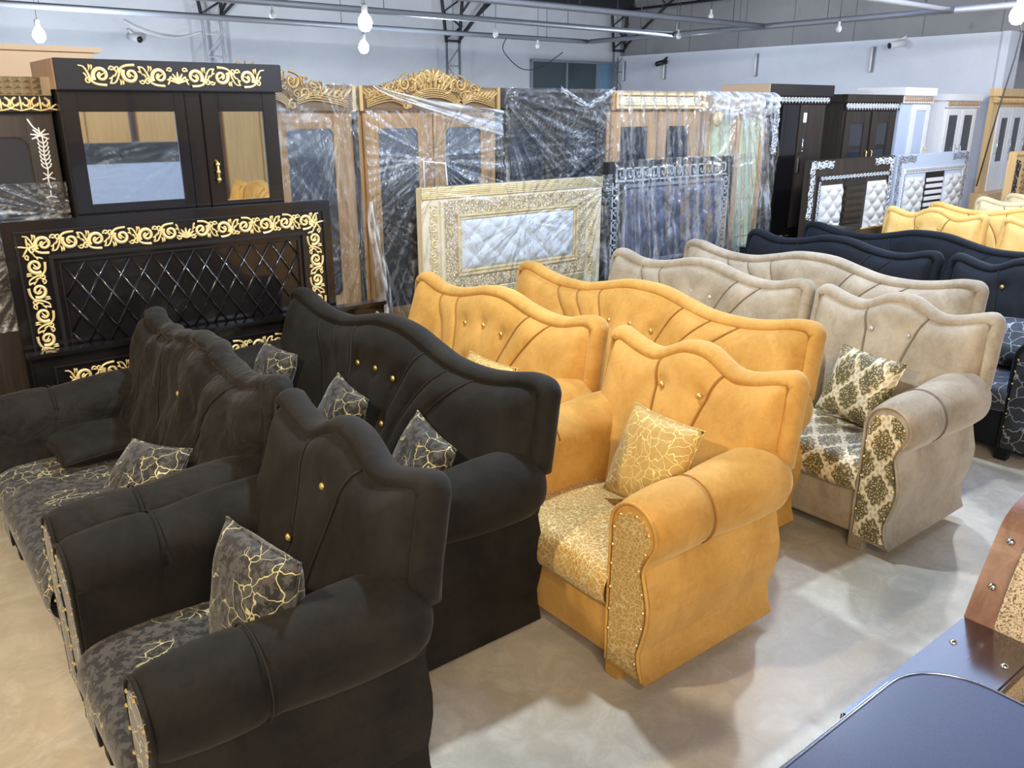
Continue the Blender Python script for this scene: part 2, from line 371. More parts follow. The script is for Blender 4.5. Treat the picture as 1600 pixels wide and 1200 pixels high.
def sofa(kind, X0, Yc, mats, label, cat, group=None, loose=0, studs=True, detail=True, btn='gold', black_front=False, buttons=None):
    vel, pat, dark = mats; hw, _, seams = TOPS[kind]; T = top_fn(kind)
    root = empty('armchair' if kind == 1 else 'sofa', (X0, Yc, 0), label, cat, group)
    inner = hw-.225
    rnd = random.Random(int(X0*100+Yc*10))
    # base
    MB().box(.015, .74, -inner-.02, inner+.02, .075, .34, .012).build('base', pat if black_front else vel, root)
    # seat cushion: rounded slab
    prof = [(.60,.30),(.3,.30),(.03,.30),(-.012,.305),(-.035,.33),(-.04,.37),(-.03,.41),(-.008,.44),(.03,.458),(.10,.468),(.25,.474),(.42,.466),(.55,.45),(.60,.43)]
    ny = 14*kind; rows = []
    for j in range(ny+1):
        y = (-inner-.015)+2*(inner+.015)*j/ny; e = min(1, .25+(inner+.015-abs(y))/.06); e = math.sqrt(max(0, 1-(1-e)**2)); row = []
        for (x, z) in cat_mull(prof, 3):
            zz = z-(1-e)*.02*(1 if z > .36 else 0); xx = x+(1-e)*.03*(1 if x < .1 else 0)
            zz += .006*noise.noise((x*5, (y+Yc)*5, 3))
            row.append((xx, y, zz))
        rows.append(row)
    m = MB().grid(rows); n = len(rows[0]); m.build('seat_cushion', pat, root)
    # backrest: channelled front
    hwi = hw-.048; z0 = .43
    sm = [-hwi]+[-s for s in reversed(seams)]+seams+[hwi]; nv = 26
    cols = []
    for k in range(len(sm)-1):
        wd = abs(sm[k+1]-sm[k]); nc = max(8, int(wd/.022))
        for i in range(nc+(1 if k == len(sm)-2 else 0)): cols.append((k, i/nc))
    fz = lambda v: .50+.50*v**2.3
    btns = []
    if kind == 1: btns = [(-.10,.90),(.10,.90)]
    elif kind == 2: btns = [(-.16,.885),(0,.90),(.16,.885),(-.09,.70),(.09,.70)]
    else: btns = [(-.16,.855),(0,.865),(.16,.855),(-.17,.66),(0,.655),(.16,.65)]
    if buttons: btns = buttons
    def face(y, z, tt, v):
        e = math.sqrt(max(0, 1-max(0, (abs(y)-hwi+.085)/.085)**2))*math.sqrt(max(0, 1-max(0, (v-.84)/.16)**2))
        g = 1-abs(2*tt-1)**4
        x = xf(z)-.004-e*(.060+.27*max(0, 1.0-z)**1.25)-.015*g*e
        x += .009*noise.noise((y*4+k0, z*4, 2.2))*e
        for (by, bz) in btns:
            d2 = (y-by)**2+(z-bz)**2
            x += .020*math.exp(-d2/.0011)
            x += .006*math.exp(-d2/.008)
        if loose: x += loose*(noise.noise((y*6+k0, z*5, 1.3))*.035+noise.noise((y*16, z*7, 5))*.012)
        return x
    k0 = X0*3
    rows = []; seamlines = {}
    for (k, tt) in cols:
        row = []
        for j in range(nv+1):
            v = j/nv; f = fz(v)
            ya = sm[k]*(f if k > 0 else 1); yb = sm[k+1]*(f if k+1 < len(sm)-1 else 1)
            y = ya+(yb-ya)*tt; ztop = T(y)-.040-corner(y, hwi, .045); z = z0+(ztop-z0)*v
            row.append((face(y, z, tt, v), y, z))
        rows.append(row)
        if tt == 0 and 0 < k: seamlines[k] = row
    back = MB().grid(rows).build('backrest', vel, root)
    if detail:
        for k, row in seamlines.items(): MB().tube([(p[0]-.005, p[1], p[2]) for p in row[1:]], .0050, 5).build('seam_piping', dark, back)
    # outline
    R = .075; out = []
    zs = [.70, .76, .82, .88, .95]
    for z in zs: out.append((hw-.006+.006*math.sin((z-.44)*5), z))
    for i in range(1, 9):
        a = i/8*PI/2; y = hw-R+R*math.cos(a); out.append((y, T(y)-R+R*math.sin(a)))
    n = 24*kind
    for i in range(1, n): y = (hw-R)*(1-2*i/n); out.append((y, T(y)))
    out += [(-y, z) for y, z in reversed(out[:len(zs)+8])]
    inn = []
    for i, (y, z) in enumerate(out):
        a, b = out[max(0, i-1)], out[min(len(out)-1, i+1)]; d = Vector((b[0]-a[0], b[1]-a[1])).normalized()
        inn.append((y-d.y*.034, z+d.x*.034))
    # border roll (elliptic, thicker in x)
    pts = [(xf(z)+.024+(loose*.02*noise.noise((y*7, z*7, k0)) if loose else 0), y+(loose*.012*noise.noise((y*9, z*9, k0+4)) if loose else 0), z+(loose*.02*noise.noise((y*8, z*8, k0+9)) if loose else 0)) for y, z in inn]
    MB().tube(pts, .034, 12, sq=1.55, up=(1, 0, 0)).build('back_border', vel, root)
    # back shell
    o2 = [(y*(1-.012/hw), z-.012) for y, z in out]
    ring = [(y, z) for y, z in o2]
    A = [(xf(z)+.02, y, z) for y, z in ring]; B = [(xr(z)-.0, y*.985, z-.015) for y, z in ring]; Bm = [(xr(z)-.02, y, z-.003) for y, z in ring]
    m = MB().grid([A, Bm, B]); q = inner+.03; m.add(B, [tuple(range(len(B)))])
    m.box(.71, .75, -q, q, .075, .71); m.build('back_panel', vel, root)
    # buttons
    bm_ = MB().lathe([(0, -.008), (.008, -.007), (.0135, -.002), (.014, .003), (.009, .006)], (0, 0, 0), 'x', 12)
    first = None
    for (by, bz) in btns:
        # find channel param for the face depth
        x = xf(bz)-.004-.060-.27*(1.0-bz)**1.25-.018+.024
        if first is None: first = bm_.build('button', M[btn], back); o = first
        else: o = first.copy(); COL.objects.link(o); o.parent = back
        o.location = (x-.004, by, bz)
    # arms
    for s in (1, -1):
        yi = s*inner
        f = lambda d, z, x: (x, yi+s*d, z)
        m = MB(); m.prism(cat_mull(ARM, 1)+[], f, .004, .75)
        # roll loft
        rows = []; xs = [-.004, .0, .012, .03, .06, .12, .18, .22, .245, .26, .27, .28, .29, .31, .35, .42, .52, .6, .68, .73, .755, .77, .775]
        for x in xs:
            u = max(0, min(1, x/.75)); r = .113+.020*u+.012*math.sin(PI*min(1, u/.42))*(u < .42)+.012*math.sin(PI*max(0, min(1, (u-.42)/.58)))
            r -= .010*math.exp(-((x-.27)/.010)**2)
            if x < .03: r -= .022*(1-math.sqrt(max(0, 1-((.03-x)/.034)**2)))
            if x > .68: r *= math.sqrt(max(.02, 1-((x-.68)/.1)**2))
            cdn = .117+.012*u; cz = .638+.012*u
            row = []
            for j in range(29):
                a = math.radians(-88+ (268+32)*j/28 - 0)
                # from lower outside, over the top, down the inside
                a = math.radians(-62+(62+180)*j/28)
                row.append((x, yi+s*(cdn+r*math.cos(a)*(1.0 if math.cos(a) > 0 else .98)), cz+r*math.sin(a)))
            row.append((x, yi+s*(cdn-r*.9), .40))
            rows.append(row)
        m.grid(rows); m.add(rows[0], [tuple(range(len(rows[0])))]); m.add(rows[-1], [tuple(range(len(rows[-1])))])
        arm = m.build('arm', vel, root)
        if detail:
            # dark seam across the roll
            p = []
            for j in range(20):
                a = math.radians(-55+(215)*j/19); r = .128
                p.append((.27, yi+s*(.122+r*math.cos(a)), .643+r*math.sin(a)))
            MB().tube(p, .003, 5).build('seam_piping', dark, arm)
        # facade: patterned keyhole panel, piping and studs
        key = [(.012,.08)]+[(.010,.3),(.012,.56)]
        for j in range(9):
            a = math.radians(175-j*215/8); key.append((.117+.104*math.cos(a), .638+.104*math.sin(a)))
        key += [(.172,.51),(.184,.45),(.200,.38),(.200,.32),(.184,.24),(.168,.18),(.175,.12),(.192,.075)]
        ins = cat_mull([(.024,.085),(.026,.3),(.030,.56)]+[(.117+.080*math.cos(math.radians(165-j*200/6)), .630+.080*math.sin(math.radians(165-j*200/6))) for j in range(7)]+[(.156,.51),(.170,.45),(.184,.38),(.184,.32),(.17,.24),(.156,.18),(.162,.12),(.178,.085)], 3)
        pn = MB().prism(ins, f, -.010, .004, True).build('arm_panel', pat, arm)
        kk = cat_mull(key, 3)
        MB().tube([(-.004, yi+s*d, z) for d, z in kk], .0065, 6).build('piping', vel, arm)
        if studs:
            st = MB().lathe([(0, -.005), (.004, -.0045), (.0062, 0)], (0, 0, 0), 'x', 8)
            fst = None; L = []
            acc = 0; last = ins[0]
            for q in ins[1:]:
                dd = math.dist(q, last); acc += dd; last = q
                if acc > .066: L.append(q); acc = 0
            for q in L:
                if fst is None: fst = st.build('stud', M['gold'], arm); o = fst
                else: o = fst.copy(); COL.objects.link(o); o.parent = arm
                o.location = (-.011, yi+s*q[0], q[1])
    # legs
    lg = None
    for lx in (.03, .68):
        for ly in (-inner-.03, inner+.03):
            if lg is None: lg = MB().box(-.03, .03, -.035, .035, 0, .08, .004).build('leg', vel, root); o = lg
            else: o = lg.copy(); COL.objects.link(o); o.parent = root
            o.location = (lx+.01, ly, 0)
    return root

def pillow(loc, size, rot, mat, label, thick=.075, group=None, seedv=0):
    n = 20; top = []; bot = []; h = size/2
    def pt(i, j, s):
        u = -1+2*i/n; v = -1+2*j/n
        pin = 1-.06*(1-abs(u)**2)*abs(v)**3; pin2 = 1-.06*(1-abs(v)**2)*abs(u)**3
        x = u*h*pin2; y = v*h*pin
        e = (max(0, 1-abs(u)**2.6)*max(0, 1-abs(v)**2.6))**.5
        z = s*thick*e*(1+.12*noise.noise((u*2+seedv, v*2, s)))
        return (x, y, z)
    a = [[pt(i, j, 1) for j in range(n+1)] for i in range(n+1)]; b = [[pt(i, j, -1) for j in range(n+1)] for i in range(n+1)]
    m = MB().grid(a).grid(b)
    o = m.build('cushion', mat); o.location = loc; o.rotation_euler = rot
    bm = bmesh.new(); bm.from_mesh(o.data); bmesh.ops.remove_doubles(bm, verts=bm.verts, dist=1e-5); bmesh.ops.recalc_face_normals(bm, faces=bm.faces); bm.to_mesh(o.data); bm.free()
    edge = [pt(i, 0, 0)[:2]+(0,) for i in range(n)]+[pt(n, j, 0)[:2]+(0,) for j in range(n)]+[pt(n-i, n, 0)[:2]+(0,) for i in range(n)]+[pt(0, n-j, 0)[:2]+(0,) for j in range(n)]
    MB().tube(edge, .004, 5, closed=True).build('piping', mat, o)
    tag(o, label, 'cushion', group); return o

BK = (M['black_velvet'], M['black_pattern'], M['seam']); MU = (M['mustard_velvet'], M['mustard_pattern'], M['mustard_dark'])
TP = (M['taupe_velvet'], M['damask'], M['taupe_dark']); NV = (M['navy_velvet'], M['navy_pattern'], M['seam'])
YE = (M['yellow_velvet'], M['cream_pattern'], M['mustard_dark']); CR = (M['cream_velvet'], M['cream_pattern'], M['taupe_dark'])
BL = (M['black_velvet_loose'], M['black_pattern'], M['seam'])
sofa(1, .32, 2.20, BK, 'black velvet armchair nearest the camera, black and gold cushion on its seat', 'armchair', loose=.35, black_front=True, buttons=[(-.02, .90), (.10, .70)])
sofa(2, .33, 3.53, BL, 'black velvet two-seater sofa with wrinkled loose back cover at left edge', 'sofa', loose=1, black_front=True, buttons=[(0, .84)])
sofa(3, 1.13, 3.26, BK, 'long black velvet three-seater sofa with gold buttons behind the black armchair', 'sofa')
sofa(1, 1.89, 2.11, MU, 'mustard velvet armchair standing alone in front on the concrete floor', 'armchair')
sofa(2, 1.90, 3.48, MU, 'mustard velvet two-seater sofa behind the long black sofa', 'sofa')
sofa(3, 2.66, 3.12, MU, 'long mustard velvet three-seater sofa behind the mustard armchair', 'sofa')
sofa(1, 3.47, 2.06, TP, 'taupe velvet armchair with damask seat and damask arm front', 'armchair', btn='crystal')
sofa(2, 3.47, 3.38, TP, 'taupe velvet two-seater sofa behind the long mustard sofa', 'sofa', btn='crystal', studs=False)
sofa(3, 4.27, 3.08, TP, 'long taupe velvet three-seater sofa behind the taupe armchair', 'sofa', btn='crystal', studs=False)
sofa(1, 5.14, 2.09, NV, 'navy black velvet armchair with gold buttons at right edge', 'armchair')
sofa(2, 5.06, 3.40, NV, 'navy black velvet two-seater sofa behind the long taupe sofa', 'sofa', studs=False)
sofa(3, 5.92, 3.12, NV, 'long navy black velvet three-seater sofa in the row before the yellow sofas', 'sofa', studs=False)
sofa(1, 7.58, 3.87, YE, 'pale yellow velvet armchair just behind the long navy sofa', 'armchair', studs=False)
sofa(1, 7.58, 2.75, YE, 'pale yellow velvet armchair at right edge holding a cream cushion', 'armchair', studs=False)
sofa(3, 8.40, 3.22, YE, 'deep yellow velvet three-seater sofa behind the two pale yellow armchairs', 'sofa', studs=False)
sofa(2, 9.25, 3.42, CR, 'cream velvet two-seater sofa behind the deep yellow sofa', 'sofa', studs=False)
sofa(3, 10.05, 3.12, CR, 'cream velvet three-seater sofa farthest back in the rows', 'sofa', studs=False)

# cushions (local z of the mesh is the cushion's thickness)
def cush(x, y, z, size, lean, yaw, roll, mat, label, th=.07, seedv=0):
    from mathutils import Matrix
    # upright cushion: face normal -x, then lean back, yaw about z
    R = Matrix.Rotation(yaw, 4, 'Z') @ Matrix.Rotation(lean, 4, 'Y') @ Matrix.Rotation(-PI/2, 4, 'Y') @ Matrix.Rotation(roll, 4, 'Z')
    return pillow((x, y, z), size, R.to_euler(), mat, label, th, seedv=seedv)
r_ = math.radians
cush(.685, 2.00, .69, .40, r_(12), r_(6), r_(2), M['black_pattern'], 'black cushion with gold cracks standing on the nearest black armchair', .085)
pillow((.715, 4.02, .535), .38, (r_(3), r_(-2), r_(4)), M['black_velvet'], 'plain black velvet cushion lying flat on the black two-seater', .07)
cush(.70, 3.20, .60, .38, r_(42), r_(14), r_(8), M['black_pattern'], 'black gold-cracked cushion leaning on the wrinkled black two-seater', seedv=3)
cush(1.60, 4.05, .645, .35, r_(24), r_(4), r_(0), M['black_pattern'], 'black patterned cushion at the far end of the long black sofa', seedv=4)
cush(1.60, 3.30, .635, .36, r_(26), r_(-4), r_(-5), M['black_pattern'], 'black patterned cushion in the middle of the long black sofa', seedv=5)
cush(1.60, 2.62, .635, .36, r_(26), r_(-5), r_(-8), M['black_pattern'], 'black patterned cushion at the near end of the long black sofa', seedv=6)
cush(2.31, 2.02, .680, .38, r_(24), r_(-3), r_(-1), M['cushion_mustard'], 'mustard cushion with gold crackle on the mustard armchair', seedv=7)
cush(2.27, 3.10, .665, .38, r_(24), r_(0), r_(0), M['cushion_mustard'], 'mustard crackle cushion at the near end of the mustard two-seater', seedv=8)
cush(2.29, 4.10, .67, .38, r_(24), r_(0), r_(-5), M['cushion_mustard'], 'mustard crackle cushion at the far end of the mustard two-seater', seedv=9)
cush(3.90, 2.05, .65, .365, r_(24), r_(-3), r_(-4), M['damask'], 'cream and olive damask cushion on the taupe armchair', seedv=10)
cush(5.56, 1.98, .62, .38, r_(50), r_(0), r_(4), M['navy_pattern'], 'navy crackle cushion on the navy armchair at right edge', seedv=11)
cush(7.98, 2.62, .66, .38, r_(24), r_(0), r_(-6), M['cream_pattern'], 'cream patterned cushion on the pale yellow armchair at right edge', seedv=12)

# ------------------------------------------------------------------ carved ornament
def ribbon(mb, pts, w, fn, h=.006):
    n = len(pts); prof = [(-1, 0), (-.6, .8), (0, 1), (.6, .8), (1, 0)]; rows = []
    for i in range(n):
        a = pts[max(0, i-1)]; b = pts[min(n-1, i+1)]; dx, dy = b[0]-a[0], b[1]-a[1]; L = math.hypot(dx, dy) or 1; nx, ny = -dy/L, dx/L
        wi = w[i] if isinstance(w, list) else w
        rows.append([fn(pts[i][0]+nx*wi*p, pts[i][1]+ny*wi*p, h*(.25+.75*min(1, wi/(max(w) if isinstance(w, list) else w)))*q) for p, q in prof])
    mb.grid(rows)
def spiral(cx, cy, R0, R1, a0, turns, sgn=1, n=26):
    P = []
    for i in range(n+1):
        t = i/n; a = a0+sgn*turns*2*PI*t; r = R0+(R1-R0)*t**.8; P.append((cx+r*math.cos(a), cy+r*math.sin(a)))
    return P
def taper(n, a, b, tip=0): return [a+(b-a)*i/n if (i > 1 or not tip) else a*tip for i in range(n+1)]
def scroll_unit(mb, fn, x, L, H, y0, flip, h):
    def T(u, v): return (x+u*L, y0+(H-v*H if flip else v*H))
    r = H*.36; sx = H/L*1.0
    def sp(cu, cv, R0, R1, a0, tu, sg, wa, wb, n=26):
        P = spiral(0, 0, R0, R1, a0, tu, sg, n); Q = []
        for (a, b) in P: c = T(cu, cv); Q.append((c[0]+a*H, c[1]+(-b if flip else b)*H))
        ribbon(mb, Q, taper(n, wa*H, wb*H), fn, h)
        e = Q[-1]; k = [(e[0]+.055*H*math.cos(q), e[1]+.055*H*math.sin(q)) for q in [PI*j/3 for j in range(6)]]
        mb.add([fn(p[0], p[1], h*.3) for p in k]+[fn(e[0], e[1], h)], [(i, (i+1) % 6, 6) for i in range(6)], True)
    sp(.60, .48, .42, .12, math.radians(215), 1.25, -1, .105, .05)
    # stem linking to the next unit
    P = cat_mull([T(-.12, .92), T(.05, .86), T(.18, .55), T(.26, .2), T(.45, .04), T(.75, .0)], 6)
    ribbon(mb, P, taper(len(P)-1, .035*H, .075*H), fn, h)
    sp(.16, .20, .17, .05, math.radians(60), 1.0, 1, .05, .03, 16)
    sp(.98, .80, .15, .05, math.radians(200), .9, -1, .045, .03, 14)
    for (a, b, c, d) in (((.60, .42), (.70, .50), (.80, .62), .05), ((.05, .95), (.14, .80), (.30, .78), .05), ((.28, .98), (.30, .85), (.22, .68), .04)):
        pass
    for pts in ([(.52, .36), (.60, .50), (.74, .60)], [(.02, .60), (.10, .45), (.12, .30)], [(.22, 1.0), (.24, .85), (.20, .66)], [(.30, .98), (.32, .84), (.28, .70)], [(.86, .05), (.92, .2), (.98, .45)], [(.84, .30), (.94, .36), (1.02, .52)]):
        P = cat_mull([T(*p) for p in pts], 4); m_ = len(P)-1
        ribbon(mb, P, [max(.006*H, .05*H*math.sin(PI*(i/m_)**.7)) for i in range(m_+1)], fn, h)
def palmette(mb, fn, cx, cy, R, h, n=7, spread=150):
    for i in range(n):
        a = math.radians(90+spread*(i/(n-1)-.5)); rr = R*(1-.18*abs(i-(n-1)/2)/((n-1)/2))
        P = cat_mull([(cx, cy), (cx+.5*rr*math.cos(a), cy+.5*rr*math.sin(a)), (cx+rr*math.cos(a)+.12*R*math.copysign(abs(math.cos(a))**.5, math.cos(a)), cy+rr*math.sin(a)-.05*R)], 5)
        m_ = len(P)-1; ribbon(mb, P, [max(.003, .10*R*math.sin(PI*(.08+.84*i2/m_))) for i2 in range(m_+1)], fn, h)
def scroll_strip(mb, fn, x0, x1, y0, y1, n, h=.008, sym=True):
    H = y1-y0; L = (x1-x0)/n
    if sym:
        c = (x0+x1)/2; half = n//2; L = (c-x0-H*.35)/half
        for i in range(half):
            scroll_unit(mb, lambda u, v, q: fn(u, v, q), x0+i*L, L, H, y0, i % 2, h)
            scroll_unit(mb, lambda u, v, q: fn(2*c-u, v, q), x0+i*L, L, H, y0, i % 2, h)
        palmette(mb, fn, c, y0+.12*H, H*.62, h, 7, 130)
    else:
        for i in range(n): scroll_unit(mb, fn, x0+i*L, L, H, y0, i % 2, h)
def Y_face(y): return lambda u, v, h: (u, y-h, v)          # a face looking towards -Y
def lace(mb, fn, x0, x1, y0, y1, n, h=.005):               # small repeating carved motif
    L = (x1-x0)/n; H = y1-y0
    for i in range(n):
        cx = x0+(i+.5)*L; cy = (y0+y1)/2
        for s_ in (1, -1):
            P = spiral(cx+s_*L*.22, cy, H*.40, H*.12, math.radians(90 if s_ > 0 else 90), .8, -s_, 9)
            ribbon(mb, P, taper(9, H*.09, H*.06), fn, h)
        ribbon(mb, [(cx, y0), (cx, cy), (cx, y1)], [H*.05, H*.10, H*.03], fn, h)
def greek_key(mb, fn, x0, x1, y0, y1, n, h=.004, w=.006):
    L = (x1-x0)/n; H = y1-y0
    for i in range(n):
        x = x0+i*L; X = lambda u: x+u*L; Yv = lambda v: y0+v*H
        P = [(0, 0), (0, 1), (.8, 1), (.8, .3), (.4, .3), (.4, .62)]
        for a, b in zip(P, P[1:]):
            ax, ay, bx, by = X(a[0]), Yv(a[1]), X(b[0]), Yv(b[1])
            ux, uy = min(ax, bx)-w/2, min(ay, by)-w/2; vx, vy = max(ax, bx)+w/2, max(ay, by)+w/2
            q = [(ux, uy), (vx, uy), (vx, vy), (ux, vy)]; mb.prism(q, fn, 0, h)
        q = [(X(0)-w/2, Yv(0)-w/2), (X(1), Yv(0)-w/2), (X(1), Yv(0)+w/2), (X(0)-w/2, Yv(0)+w/2)]
        mb.prism(q, fn, 0, h)
def tuft(mb, fn, x0, x1, y0, y1, nx, ny, depth=.02, res=7):
    NX, NY = nx*res*2, ny*res*2; rows = []
    for i in range(NX+1):
        row = []
        for j in range(NY+1):
            u = i/NX; v = j/NY; a = u*nx; b = v*ny
            s_ = abs(math.sin(PI*(a+b)/1.0))*abs(math.sin(PI*(a-b)/1.0))
            e = min(1, min(u, 1-u)*nx*3)*min(1, min(v, 1-v)*ny*3)
            row.append(fn(x0+(x1-x0)*u, y0+(y1-y0)*v, depth*(.25+.75*s_**.35)*math.sqrt(max(0, e))))
        rows.append(row)
    mb.grid(rows)
def frame(mb, x0, x1, z0, z1, w, y, t, mi=0):               # flat frame standing on face y, t towards -Y
    mb.box(x0, x1, y-t, y, z1-w, z1, .003, mi).box(x0, x1, y-t, y, z0, z0+w, .003, mi)
    mb.box(x0, x0+w, y-t, y, z0+w, z1-w, .003, mi).box(x1-w, x1, y-t, y, z0+w, z1-w, .003, mi)

# ------------------------------------------------------------------ crumpled film
def film_sheet(name, parent, x0, x1, z0, z1, y, pins, amp=.03, folds=16, mat='film', seedv=0, sag=None, nx=130, nz=110, vertical=0, thr=.55, wrap_side=0):
    """a wrinkled film hanging in front of face y; pins = [(x, z, strength)] gather radial creases"""
    P = []; cre = []
    for i in range(nx+1):
        row = []
        for j in range(nz+1):
            x = x0+(x1-x0)*i/nx; z = z0+(z1-z0)*j/nz; h = 0; c = 0; tot = 0
            for (px, pz, st) in pins:
                dx, dz = x-px, z-pz; r = math.hypot(dx, dz); a = math.atan2(dz, dx)
                wv = st/(.12+r); k = noise.noise((a*folds/2.2+seedv*3+px, r*1.1, px+pz)); k2 = noise.noise((a*folds*1.3, r*1.5+seedv, 2.2))
                rdg = max(0, 1-abs(k)*5)*.8+max(0, 1-abs(k2)*6)*.5
                h += wv*(k*.9+k2*.4); c += wv*rdg; tot += wv
            h /= (tot or 1); c /= (tot or 1)
            if vertical:
                k = noise.noise((x*vertical+z*2.2, z*.5, seedv+7)); k2 = noise.noise((x*vertical*2.1-z*3, z*.7, seedv))
                h = h*.4+k*.7; c = c*.4+.7*max(0, 1-abs(k)*7)+.4*max(0, 1-abs(k2)*8)
            n1 = noise.noise((x*4, z*4, seedv+11)); n2 = noise.noise((x*15, z*15, seedv+5))
            c = c*(.55+.9*max(0, n1+.25))+.25*max(0, 1-abs(n2)*8)
            e = 0
            if sag: e = sag(x, z)
            ww = wrap_side*max(0, abs(2*i/nx-1)-.9)*10
            row.append((x, y-.02-amp*(h+.6)-.006*n2-e, z)); cre.append(max(0, min(1, c*1.1-.12)))
        P.append(row)
    o = MB().grid(P).build(name, M[mat], parent)
    at = o.data.attributes.new('crease', 'FLOAT', 'POINT'); at.data.foreach_set('value', cre)
    return o

# ------------------------------------------------------------------ carved headboard with gold border
def part(mb, name, mat, root): return mb.build(name, M[mat], root)
YB = 4.50
hb = empty('headboard', (0, 0, 0), 'black lacquered headboard with gold scroll border and diamond lattice panel', 'headboard')
part(MB().box(.56, 2.23, YB, YB+.06, .06, 1.50, .006), 'panel', 'black_lacquer', hb)
m = MB(); frame(m, .605, 2.185, .70, 1.455, .012, YB, .010); frame(m, .735, 2.055, .80, 1.335, .02, YB, .016); frame(m, .775, 2.015, .84, 1.300, .008, YB, .010)
part(m, 'moulding', 'black_satin', hb)
m = MB(); scroll_strip(m, Y_face(YB-.002), .655, 2.135, 1.345, 1.438, 12, .010)
for cx_ in (.655, 2.135): palmette(m, Y_face(YB-.002), cx_, 1.375, .05, .010, 5, 300)
part(m, 'scroll_border', 'gold_paint', hb)
for x0, fl in ((.63, 1), (2.16, -1)):
    m = MB(); fn = (lambda u, v, h, x0=x0, fl=fl: (x0+fl*v, YB-.002-h, u)); scroll_strip(m, fn, .86, 1.335, 0, .088, 4, .010, sym=False)
    palmette(m, fn, .80, .04, .05, .008, 5, 300); part(m, 'scroll_border', 'gold_paint', hb)
m = MB(); nx = 12; w_ = (2.005-.785)/(nx-.5); z1, z0 = 1.295, .85; dh = .175
def clip_seg(x, z, dx, dz):
    pts = []; t = 0
    lo, hi = .785, 2.005
    t0, t1 = 0.0, 9.0
    for p, d, a, b in ((x, dx, lo, hi), (z, dz, z0, z1)):
        if d == 0: continue
        ta, tb = (a-p)/d, (b-p)/d
        if ta > tb: ta, tb = tb, ta
        t0 = max(t0, ta); t1 = min(t1, tb)
    return ((x+dx*t0, z+dz*t0), (x+dx*t1, z+dz*t1)) if t1 > t0+.01 else None
for i in range(-6, 20):
    for sgn in (1, -1):
        s_ = clip_seg(.785+i*w_+(0 if sgn > 0 else 0), z1, sgn*w_/2, -dh/2)
        if s_:
            (a, b), (c, d) = s_; m.tube([(a, YB-.002, b), (c, YB-.002, d)], .0065, 4)
part(m, 'lattice', 'black_lacquer', hb)
fb = empty('footboard', (0, 0, 0), 'low black board with carved gold strip standing before the black headboard', 'bed footboard')
part(MB().box(.57, 2.50, 4.40, 4.46, .05, .865, .006).box(.56, 2.51, 4.385, 4.47, .862, .885, .004), 'panel', 'black_lacquer', fb)
m = MB(); frame(m, .66, 2.30, .2, .815, .012, 4.40, .008); part(m, 'moulding', 'black_satin', fb)
m = MB(); scroll_strip(m, Y_face(4.398), .72, 2.24, .70, .79, 12, .008); part(m, 'scroll_border', 'gold_paint', fb)

# ------------------------------------------------------------------ wardrobes
def door(root, x0, x1, z0, z1, y, mat, wx=None, glass='dark_glass', rounded=0, handle=None, hmat='gold', fr=.018):
    """a door leaf with a window opening; wx = (x0,x1,z0,z1)"""
    m = MB()
    if wx:
        a, b, c, d = wx
        m.box(x0, a, y-.02, y, z0, z1, .003).box(b, x1, y-.02, y, z0, z1, .003).box(a, b, y-.02, y, z0, c, .003).box(a, b, y-.02, y, d, z1, .003)
        if rounded:
            R = rounded
            for (cx, cz, sx, sz) in ((a, d, 1, -1), (b, d, -1, -1), (a, c, 1, 1), (b, c, -1, 1)):
                poly = [(cx, cz)]+[(cx+sx*R*(1-math.cos(PI/2*k/5)), cz+sz*R*(1-math.sin(PI/2*k/5))) for k in range(6)]
                m.prism(poly, lambda u, v, h: (u, h, v), y-.02, y-.002)
    else: m.box(x0, x1, y-.02, y, z0, z1, .003)
    dr = m.build('door', M[mat], root)
    if wx:
        a, b, c, d = wx; MB().box(a-.002, b+.002, y-.010, y-.004, c-.002, d+.002).build('glass', M[glass], dr)
    if handle:
        hx, hz, hl = handle
        mm = MB(); mm.tube([(hx, y-.02, hz+hl/2), (hx, y-.045, hz+hl/2-.01), (hx, y-.048, hz), (hx, y-.045, hz-hl/2+.01), (hx, y-.02, hz-hl/2)], .006, 6)
        for k in (-1, 0, 1): mm.lathe([(0, -.014), (.010, -.006), (.012, 0), (.010, .006), (0, .014)], (hx, y-.046, hz+k*hl*.33), 'z', 8)
        mm.build('handle', M[hmat], dr)
    return dr
def carcass(root, x0, x1, y, zt, mat, depth=.55, zb=0):
    return MB().box(x0, x1, y, y+depth, zb, zt, .004).build('carcass', M[mat], root)
# far-left dark wardrobe with studded crown
w1 = empty('wardrobe', (0, 0, 0), 'dark wood wardrobe with pyramid-studded crown and painted white flower at left edge', 'wardrobe')
Y1 = 4.74
carcass(w1, -.35, .90, Y1, 2.0, 'dark_wood', .5)
part(MB().box(-.37, .90, Y1-.05, Y1+.5, 1.986, 2.065, .004), 'crown', 'black_satin', w1)
m = MB(); m.box(-.37, .90, Y1-.06, Y1+.5, 2.060, 2.144)
for r in range(3):
    for c in range(32):
        x = -.36+c*.0394; z = 2.063+r*.027
        if x+.039 > .90: continue
        m.add([(x, Y1-.06, z), (x+.039, Y1-.06, z), (x+.039, Y1-.06, z+.026), (x, Y1-.06, z+.026), (x+.0195, Y1-.083, z+.013)], [(0, 1, 4), (1, 2, 4), (2, 3, 4), (3, 0, 4)])
part(m, 'stud_crown', 'stud_brass', w1)
m = MB(); lace(m, Y_face(Y1-.05), -.36, .89, 1.995, 2.057, 15, .010)
for i in range(15): palmette(m, Y_face(Y1-.05), -.36+(i+.5)*1.25/15+.04, 2.0, .045, .009, 5, 200)
part(m, 'carved_band', 'gold_paint', w1)
door(w1, .28, .895, .2, 1.97, Y1, 'dark_wood', (.38, .775, 1.35, 1.87), rounded=.05)
m = MB(); fn = Y_face(Y1-.022)
